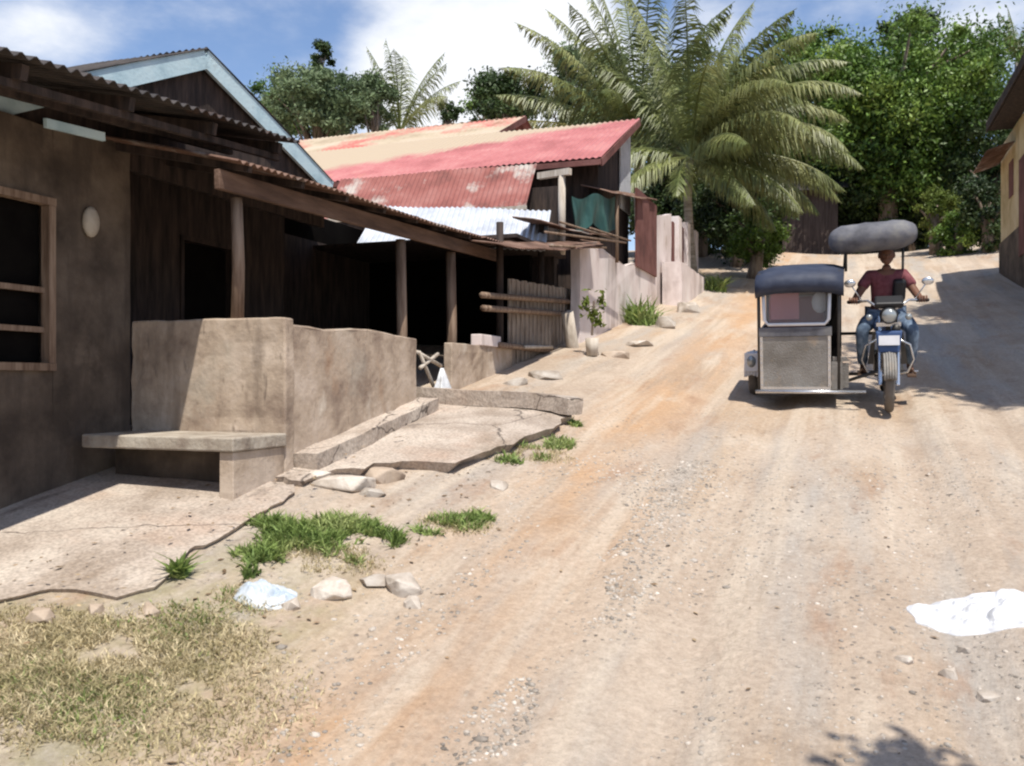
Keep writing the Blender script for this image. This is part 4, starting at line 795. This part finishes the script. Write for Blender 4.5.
# sticks at the porch entrance
XR = thing('trestle', (-4.2, 8.6, 1.45), 'pale crossed sticks leaning in the porch opening', 'trestle')
for (x0, y0_), (x1, y1_) in (((417, 352), (441, 366)), ((420, 368), (438, 354)), ((419, 352), (436, 392))):
    s0, za = A(x0, y0_, -4.2); s1, zc = A(x1, y1_, -4.25); part('stick', MB().tube([(-4.2, s0, za), (-4.25, s1, zc)], .022, 6), M['pale'], XR, True)
s0, za = A(442, 393, -4.15); zt_ = A(442, 368, -4.15)[1]
mb = MB(); vs = [(-4.15+.10*math.cos(a)*(1+.2*math.sin(3*a)), s0+.14*math.sin(a)*(1+.25*math.sin(5*a)), za) for a in np.linspace(0, 2*math.pi, 24, endpoint=False)]
mid = [(-4.15+(q[0]+4.15)*.6, s0+(q[1]-s0)*.5, za+(zt_-za)*.5) for q in vs]; tp = [(-4.15+(q[0]+4.15)*.15, s0+(q[1]-s0)*.15, zt_) for q in vs]
n = 24; mb.add(vs+mid+tp, [(k*n+i, k*n+(i+1) % n, (k+1)*n+(i+1) % n, (k+1)*n+i) for k in (0, 1) for i in range(n)]+[tuple(2*n+i for i in range(n))])
solo('white_cloth', mb, M['white'], (-4.15, s0, za), 'peaked white cloth heap at the base of the porch post', 'cloth', smooth=True)
# plant and items by the shack corner
p, s, z = G(592, 356); t = thing('potted_plant', (p, s, z), 'small yellow-green leafy plant in a pale pail at the shack corner', 'plant')
part('pail', MB().tube([(0, 0, 0), (0, 0, .26)], [.08, .10], 14), M['pale'], t, True, local=True)
part('stem', MB().tube([(0, 0, .3), (.03, 0, .8)], .02, 6), M['bark'], t, local=True)
leafmesh('foliage', leaves([(.02, 0, .62), (-.1, 0, .78), (.12, .05, .8), (.1, 0, .5)], [(.08, .08, .15)]*4, 240, .09), M['leafy'], t)
p, s, z = G(911, 240); solo('wooden_pole', MB().tube([(p, s, z-.3), (p+.03, s, z+2.6)], [.10, .07], 8), M['pale'], (p, s, z), 'pale upright pole behind the rider at the top of the road', 'pole', smooth=True)
# ------------------------------------------------------------------ motor tricycle
tX, tY = 4.10, 9.9; tp, ts = to_street(tX, tY); tz = float(zg(tp, ts)); pitch = math.atan((float(zg(tp, ts+1.3))-tz)/1.3)
TK = thing('motor_tricycle', (tp, ts, tz-.0), 'motorcycle with grey plated passenger sidecar and long charcoal canopy facing downhill', 'tricycle', rot=(pitch, 0, RZ))
def tpart(name, mb, mt, root=None, smooth=False, bevel=0, label=None): return part(name, mb, M[mt], root or TK, smooth, bevel, label, local=True)
def wheel(c, Rr, r, name, tyre='tyre', rim='chrome'):
    cx, cy, cz = c; wh = tpart(name, MB().tube([(cx-.05, cy, cz), (cx+.05, cy, cz)], .045, 12), 'engine', smooth=True)
    tpart('tyre', MB().torus(c, (1, 0, 0), Rr-r, r, 36, 10), tyre, wh, True)
    mb = MB().torus(c, (1, 0, 0), Rr-2*r-.004, .014, 36, 6)
    for i in range(18):
        a = i*2*math.pi/18; mb.tube([(cx+(.03 if i % 2 else -.03), cy+.03*math.cos(a), cz+.03*math.sin(a)), (cx, cy+(Rr-2*r)*math.cos(a+.15), cz+(Rr-2*r)*math.sin(a+.15))], .003, 4)
    tpart('rim', mb, rim, wh, True); return wh
wheel((0, 0, .29), .29, .045, 'front_wheel', 'dustytyre'); wheel((0, 1.28, .29), .29, .05, 'rear_wheel')
wheel((-1.45, 1.0, .24), .24, .05, 'side_wheel', 'dustytyre')
tpart('fork', MB().tube([(-.085, 0, .29), (-.085, .26, .98)], .022, 8).tube([(.085, 0, .29), (.085, .26, .98)], .022, 8).box((-.12, .2, .88), (.12, .3, .92)), 'chrome', smooth=False)
arc = [(0, .335*math.cos(a), .29+.335*math.sin(a)) for a in np.linspace(R(30), R(160), 12)]
mb = MB()
for dx in (-.05, -.025, 0, .025, .05): mb.tube([(dx, q[1], q[2]-abs(dx)*.25) for q in arc], .014, 6)
tpart('front_mudguard', mb, 'plate', smooth=True)
hl = tpart('headlight', MB().ball((0, .16, 1.0), (.092, .09, .092), 18, 12), 'blackp', smooth=True); tpart('lens', MB().ball((0, .10, 1.0), (.074, .045, .074), 18, 10), 'lens', hl, True)
tpart('instrument_cowl', MB().box((-.14, .12, 1.10), (.14, .28, 1.17), (.5, 0, 0)), 'blackp', bevel=.02)
tpart('front_cowl', MB().prism([(-.13, .10, .84), (.13, .10, .84), (.10, .06, .62), (-.10, .06, .62)], (0, .09, 0)), 'bluep', bevel=.015)
tpart('number_plate', MB().box((-.10, .045, .70), (.10, .055, .80), (-.15, 0, 0)), 'whitep')
hb = tpart('handlebar', MB().tube([(-.38, .50, 1.12), (-.2, .36, 1.14), (-.08, .28, 1.06), (.08, .28, 1.06), (.2, .36, 1.14), (.38, .50, 1.12)], .014, 8), 'chrome', smooth=True)
for sg in (-1, 1):
    tpart('grip', MB().tube([(sg*.28, .425, 1.13), (sg*.40, .515, 1.12)], .019, 8), 'blackp', hb, True)
    tpart('mirror', MB().tube([(sg*.26, .41, 1.14), (sg*.36, .36, 1.3)], .007, 6).ball((sg*.38, .36, 1.33), (.06, .018, .042), 12, 8), 'chrome', hb, True)
    tpart('indicator_lamp', MB().ball((sg*.19, .17, .98), (.035, .03, .035), 10, 7), 'lens', smooth=True)
tpart('fuel_tank', MB().ball((0, .62, .84), (.14, .27, .13), 16, 10), 'bluep', smooth=True)
tpart('saddle', MB().box((-.13, .82, .76), (.13, 1.45, .86)), 'blackp', bevel=.04)
tpart('engine', MB().box((-.13, .5, .3), (.13, .9, .55)).tube([(0, .5, .55), (0, .6, .78)], .09, 10).tube([(.13, .6, .35), (.17, 1.0, .27), (.17, 1.6, .32)], .035, 8), 'engine', bevel=.02)
tpart('leg_shield', MB().prism([(-.20, .42, .45), (-.15, .38, .80), (-.12, .38, .80), (-.14, .42, .45)], (0, .03, 0)), 'engine')
tpart('leg_shield', MB().prism([(.20, .42, .45), (.15, .38, .80), (.12, .38, .80), (.14, .42, .45)], (0, .03, 0)), 'engine')
tpart('frame', MB().tube([(0, .26, .92), (0, .45, .4), (0, .9, .32), (0, 1.28, .29)], .025, 8).tube([(0, .26, .98), (0, .8, .78), (0, 1.5, .74)], .022, 8), 'engine', smooth=True)
tpart('footrest', MB().tube([(-.3, .75, .32), (.33, .75, .32)], .013, 6), 'chrome', smooth=True)
# sidecar body
xl, xr, yf, yb, fz, tz_ = -1.33, -.47, .12, 1.35, .20, 1.47
mb = MB().box((xl+.03, yf+.0, fz+.02), (xr-.10, yf+.03, .80))
sbody = tpart('sidecar_body', mb.box((xl+.03, yf+.03, fz), (xr, yb, fz+.04)).box((xl, yf+.55, fz), (xl+.025, yb, .85)).box((xl, yb-.03, fz), (xr, yb, 1.4)).box((xl, yf+.02, fz), (xl+.025, yf+.5, .38)).box((xr-.02, yf+.35, fz), (xr, yb, .62)), 'plate', bevel=.004)
tpart('body_band', MB().box((xl+.02, yf-.012, .80), (xr-.09, yf+.035, .90)), 'charcoal', sbody, bevel=.006)
tpart('side_plate', MB().box((xr-.095, yf+.012, fz+.02), (xr+.02, yf+.03, .52)), 'plate', sbody)
tpart('bumper', MB().tube([(xl-.02, yf-.03, fz), (xr+.25, yf-.03, fz)], .02, 8), 'chrome', smooth=True)
sc = MB(); z0w, z1w = .93, 1.28
sc.tube([(xl+.07, yf, z1w), (xl+.08, yf, z0w+.05), (xl+.12, yf, z0w), (xr-.16, yf, z0w), (xr-.12, yf, z0w+.05), (xr-.11, yf, z1w)], .018, 8)
ws = tpart('windscreen', MB().box((xl+.08, yf+.004, z0w), (xr-.12, yf+.010, z1w+.03)), 'glass', sbody, label='cloudy plastic windscreen'); tpart('windscreen_trim', sc, 'whitep', sbody, True)
fr = MB()
for x in (xl+.02, xr-.02):
    fr.tube([(x, yf+.02, fz), (x, yf+.03, 1.36), (x, yf+.16, 1.47)], .018, 8).tube([(x, yb-.02, fz), (x, yb-.02, 1.45)], .018, 8).tube([(x, yf+.1, 1.42), (x, yb, 1.45)], .018, 8)
tpart('sidecar_frame', fr, 'engine', smooth=True)
mb = MB(); n = 10; prof = [(yf-.05, 1.27), (yf-.12, 1.33), (yf-.10, 1.43), (yf+.02, 1.50), (yf+.4, 1.54), (yb, 1.52), (yb+.05, 1.45), (yb+.0, 1.42), (yf+.1, 1.44), (yf+.02, 1.30)]
xs = np.linspace(xl-.01, xr+.03, 9); vs = []
for i, x in enumerate(xs):
    k = abs(2*i/8-1)**4*.05
    for (y, z) in prof: vs.append((x, y+k*.5, z-k))
m_ = len(prof); fs = [(i*m_+j, i*m_+(j+1) % m_, (i+1)*m_+(j+1) % m_, (i+1)*m_+j) for i in range(8) for j in range(m_)]+[tuple(range(m_)), tuple(8*m_+j for j in range(m_))]
tpart('sidecar_roof', mb.add(vs, fs), 'navy', smooth=True, label='navy padded roof with rolled front')
tpart('passenger_seat', MB().box((xl+.05, .75, .42), (xr-.18, 1.2, .55)).box((xl+.05, 1.15, .5), (xr-.18, 1.28, 1.15)), 'maroonv', bevel=.03)
tpart('opening_shade_block', MB().box((xr-.16, .5, .5), (xr+.0, 1.3, 1.3)), 'black', sbody)  # black block added to paint the shade inside the side opening
tpart('door_panel', MB().box((xr-.085, yf+.04, .52), (xr+.06, yf+.06, .57)).box((xr-.085, yf+.05, fz+.03), (xr+.08, yf+.07, .50)), 'plate', sbody, bevel=.004, label='low side panel next to the motorcycle')
tpart('crash_bar', MB().tube([(-.05, .38, .75), (-.22, .40, .66), (-.26, .42, .5), (-.2, .44, .36), (0, .46, .32)], .013, 6), 'chrome', smooth=True)
tpart('crash_bar', MB().tube([(.05, .38, .75), (.22, .40, .66), (.26, .42, .5), (.2, .44, .36), (0, .46, .32)], .013, 6), 'chrome', smooth=True)
tpart('cylinder_head', MB().box((-.10, .44, .42), (.10, .62, .66)).box((-.12, .46, .45), (.12, .6, .47)).box((-.12, .46, .50), (.12, .6, .52)).box((-.12, .46, .55), (.12, .6, .57)), 'engine', bevel=.006)
tpart('chain_guard', MB().box((.09, .8, .26), (.12, 1.35, .38)), 'engine', bevel=.01)
tpart('horn', MB().tube([(.07, .2, .86), (.07, .14, .86)], [.03, .045], 12), 'engine', smooth=True)
tpart('curtain', MB().box((xl+.12, .5, .95), (xl+.42, .52, 1.3)), 'pink', sbody)
mg = MB(); aa = np.linspace(R(10), R(170), 10)
for dx in (-.07, -.035, 0, .035, .07): mg.tube([(-1.45+dx, 1.0+.29*math.cos(a), .24+.29*math.sin(a)-abs(dx)*.3) for a in aa], .02, 6)
tpart('side_mudguard', mg, 'whitep', smooth=True)
tpart('side_lamp', MB().ball((-1.45, .70, .45), (.055, .04, .07), 12, 8), 'lens', smooth=True)
tpart('mudguard_panel', MB().box((-1.53, .695, .33), (-1.37, .715, .55)), 'whitep', bevel=.03)
tpart('axle', MB().tube([(-1.45, 1.0, .24), (0, 1.0, .26)], .02, 8).tube([(-.5, .4, .24), (0, .45, .4)], .018, 8).tube([(-.5, 1.2, .7), (0, 1.2, .7)], .018, 8), 'engine', smooth=True)
# canopy over the rider
cx0, cx1 = -.60, .29; prof = []
for a in np.linspace(0, 2*math.pi, 20, endpoint=False): prof.append((.55+.17*math.cos(a), 1.76+.155*math.sin(a)))
vs = []; xs = [(cx0+cx1)/2+(cx1-cx0)/2*math.sin(q) for q in np.linspace(-math.pi/2, math.pi/2, 21)]
for i, x in enumerate(xs):
    t = (x-(cx0+cx1)/2)/((cx1-cx0)/2); k = max(.05, (1-min(1, abs(t))**5)**.42)*(1+.025*math.sin(x*23)+.02*math.sin(x*51))
    for y, z in prof: vs.append((x, .55+(y-.55)*k, 1.81+(z-1.76)*k+.022*t))
fs = [(i*20+j, i*20+(j+1) % 20, (i+1)*20+(j+1) % 20, (i+1)*20+j) for i in range(20) for j in range(20)]+[tuple(range(20)), tuple(400+j for j in range(20))]
cn = tpart('canopy', MB().add(vs, fs), 'charcoal', smooth=True, label='long rounded charcoal canopy above the rider')
tpart('canopy_roof', MB().box((cx0+.04, .6, 1.75), (cx1-.03, 1.6, 1.79)), 'blackp', cn, bevel=.01)
for q in ([(-.42, .6, 1.45), (-.42, .6, 1.77)], [(-.44, 1.3, 1.45), (-.42, 1.4, 1.77)], [(.2, 1.5, .8), (.2, 1.5, 1.77)]): tpart('canopy_pole', MB().tube(q, .015, 6), 'engine', cn, True)
mb = MB()
for x in (xl+.045, xr-.115): mb.box((x-.015, yf-.008, fz+.02), (x+.015, yf+.0, .80))
mb.box((xl+.06, yf-.008, fz+.02), (xr-.13, yf, fz+.05))
tpart('corner_trim', mb, 'chrome', sbody, label='polished edging strips')
mb = MB()
for i in range(7):
    for x in (xl+.045, xr-.115): mb.ball((x, yf-.01, .27+i*.08), .007, 6, 4)
tpart('rivets', mb, 'chrome', sbody)
tpart('cushion', MB().ball((xr-.22, .62, 1.12), (.09, .05, .12), 12, 8), 'bluew', sbody, True)
TK.scale = (1.045,)*3
# ------------------------------------------------------------------ rider
def skinned(name, verts, edges, radii, mt, root_i=0, sub=2):
    me = bpy.data.meshes.new(name); me.from_pydata([tuple(v) for v in verts], edges, []); o = bpy.data.objects.new(name, me); COL.objects.link(o)
    sk = o.modifiers.new('skin', 'SKIN'); sk.use_smooth_shade = True
    for i, r in enumerate(radii):
        r = r if hasattr(r, '__len__') else (r, r); me.skin_vertices[0].data[i].radius = r
    me.skin_vertices[0].data[root_i].use_root = True
    sb = o.modifiers.new('sub', 'SUBSURF'); sb.levels = sub; sb.render_levels = sub
    dg = bpy.context.evaluated_depsgraph_get(); m2 = bpy.data.meshes.new_from_object(o.evaluated_get(dg)); bpy.data.objects.remove(o); m2.materials.clear(); m2.materials.append(M[mt]); m2.name = name
    m2.polygons.foreach_set('use_smooth', [True]*len(m2.polygons)); return m2
def join_meshes(name, meshes, mt):
    bm = bmesh.new()
    for m_ in meshes: bm.from_mesh(m_)
    me = bpy.data.meshes.new(name); bm.to_mesh(me); bm.free(); me.materials.append(M[mt]); me.polygons.foreach_set('use_smooth', [True]*len(me.polygons)); return me
PE = bpy.data.objects.new('person', None); COL.objects.link(PE); PE.location = TK.location; PE.rotation_euler = (pitch, 0, RZ); PE.scale = TK.scale
props(PE, 'rider in maroon shirt and faded blue jeans sitting astride the motorcycle holding the handlebar', 'person')
hip = (0, 1.02, .93); chest = (0, .90, 1.26); neck = (0, .87, 1.44); head = (0, .84, 1.50)
bv = [hip, (0, .97, 1.08), chest, (0, .88, 1.38), neck, head]; be = [(0,1),(1,2),(2,3),(3,4),(4,5)]; br = [(.15,.11),(.14,.10),(.165,.11),(.10,.08),(.052,.055),(.05,.05)]
def chain(start, pts, rs):
    i = start
    for q, r in zip(pts, rs): bv.append(q); br.append(r); be.append((i, len(bv)-1)); i = len(bv)-1
    return i
ends = {}
for sg in (-1, 1):
    chain(3, [(sg*.17, .88, 1.37), (sg*.27, .80, 1.22), (sg*.33, .66, 1.12), (sg*.345, .55, 1.135), (sg*.345, .50, 1.15)], [.062, .048, .040, .028, .033])
    chain(0, [(sg*.11, .95, .90), (sg*.20, .70, .86), (sg*.25, .57, .80), (sg*.24, .66, .55), (sg*.24, .76, .37), (sg*.25, .66, .34)], [.085, .07, .05, .045, .034, .032])
body = skinned('body_base', bv, be, br, 'skin')
hd = MB()
def hf(d):
    k = 1.0
    if d.z < -.2: k *= 1-.16*(-.2-d.z)
    return k
hd.ball((0, .83, 1.60), (.076, .096, .118), 22, 16, hf); hd.ball((0, .752, 1.622), (.052, .018, .012), 12, 6)                   # skull
hd.ball((0, .765, 1.545), (.048, .045, .05), 14, 9); hd.ball((0, .735, 1.585), (.014, .022, .026), 10, 7)     # jaw, nose
hd.ball((0, .732, 1.548), (.026, .012, .008), 10, 6); 
for sg in (-1, 1): hd.ball((sg*.078, .84, 1.595), (.012, .022, .032), 10, 7)
hm = mk('h', hd, M['skin'], True); parts_m = [body, hm.data]
for sg in (-1, 1):                                                         # fingers wrapped round the grips
    for k in range(4):
        x = sg*(.31+.024*k); l = (.9, 1, .95, .8)[k]; y = .45+.019*k
        parts_m.append(skinned('finger', [(x, y+.04, 1.158), (x, y-.005*l, 1.165), (x, y-.032*l, 1.138), (x, y-.018*l, 1.108), (x, y+.006, 1.10)], [(0,1),(1,2),(2,3),(3,4)], [.010, .0095, .009, .008, .007], 'skin', sub=1))
    parts_m.append(skinned('thumb', [(sg*.315, .50, 1.14), (sg*.295, .465, 1.12), (sg*.285, .44, 1.108)], [(0,1),(1,2)], [.012, .011, .009], 'skin', sub=1))
bpy.data.objects.remove(hm)
bm_ = join_meshes('body', parts_m, 'skin'); bo = bpy.data.objects.new('body', bm_); COL.objects.link(bo); bo.parent = PE
def child(name, me): o = bpy.data.objects.new(name, me); COL.objects.link(o); o.parent = PE; return o
sv = [(0,1.03,.90),(0,.97,1.08),(0,.90,1.26),(0,.885,1.37)]; se = [(0,1),(1,2),(2,3)]; sr = [(.175,.13),(.165,.12),(.185,.128),(.115,.095)]
for sg in (-1, 1):
    n = len(sv); sv += [(sg*.17, .88, 1.375), (sg*.235, .835, 1.29), (sg*.262, .81, 1.24)]; sr += [.08, .07, .068]; se += [(3, n), (n, n+1), (n+1, n+2)]
child('shirt', skinned('shirt', sv, se, sr, 'shirt'))
jv = [(0,1.03,.90)]; je = []; jr = [(.17,.125)]
for sg in (-1, 1):
    n = len(jv); jv += [(sg*.11,.95,.90),(sg*.20,.72,.865),(sg*.255,.575,.80),(sg*.25,.64,.60),(sg*.245,.74,.40)]; jr += [.108,.093,.074,.066,.058]; je += [(0,n),(n,n+1),(n+1,n+2),(n+2,n+3),(n+3,n+4)]
child('jeans', skinned('jeans', jv, je, jr, 'jean'))
mb = MB().ball((0, .85, 1.635), (.084, .100, .095), 20, 12, lambda d: 1 if d.z > -.35 and not (d.y < -.45 and d.z < .35) else .82); h_ = mk('hair', mb, M['hair'], True); h_.parent = PE
for sg in (-1, 1): e_ = mk('eye', MB().ball((sg*.028, .742, 1.607), (.012, .008, .007), 8, 6), M['eyew'], True); e_.parent = PE
for sg in (-1, 1):
    o = mk('sandal', MB().box((sg*.25-.045, .54, .285), (sg*.25+.045, .79, .31)).tube([(sg*.25-.045, .62, .31), (sg*.25, .62, .365), (sg*.25+.045, .62, .31)], .012, 6), M['sandal'], bevel=.008); o.parent = PE
sb_ = mk('shoulder_bag', MB().box((.06, .70, 1.10), (.19, .80, 1.34), (.2, 0, .2)), M['blackp'], bevel=.03); sb_.parent = None
sb_.location = TK.location; sb_.rotation_euler = (pitch, 0, RZ); sb_.scale = TK.scale; props(sb_, 'small black bag slung on the chest of the rider', 'bag')
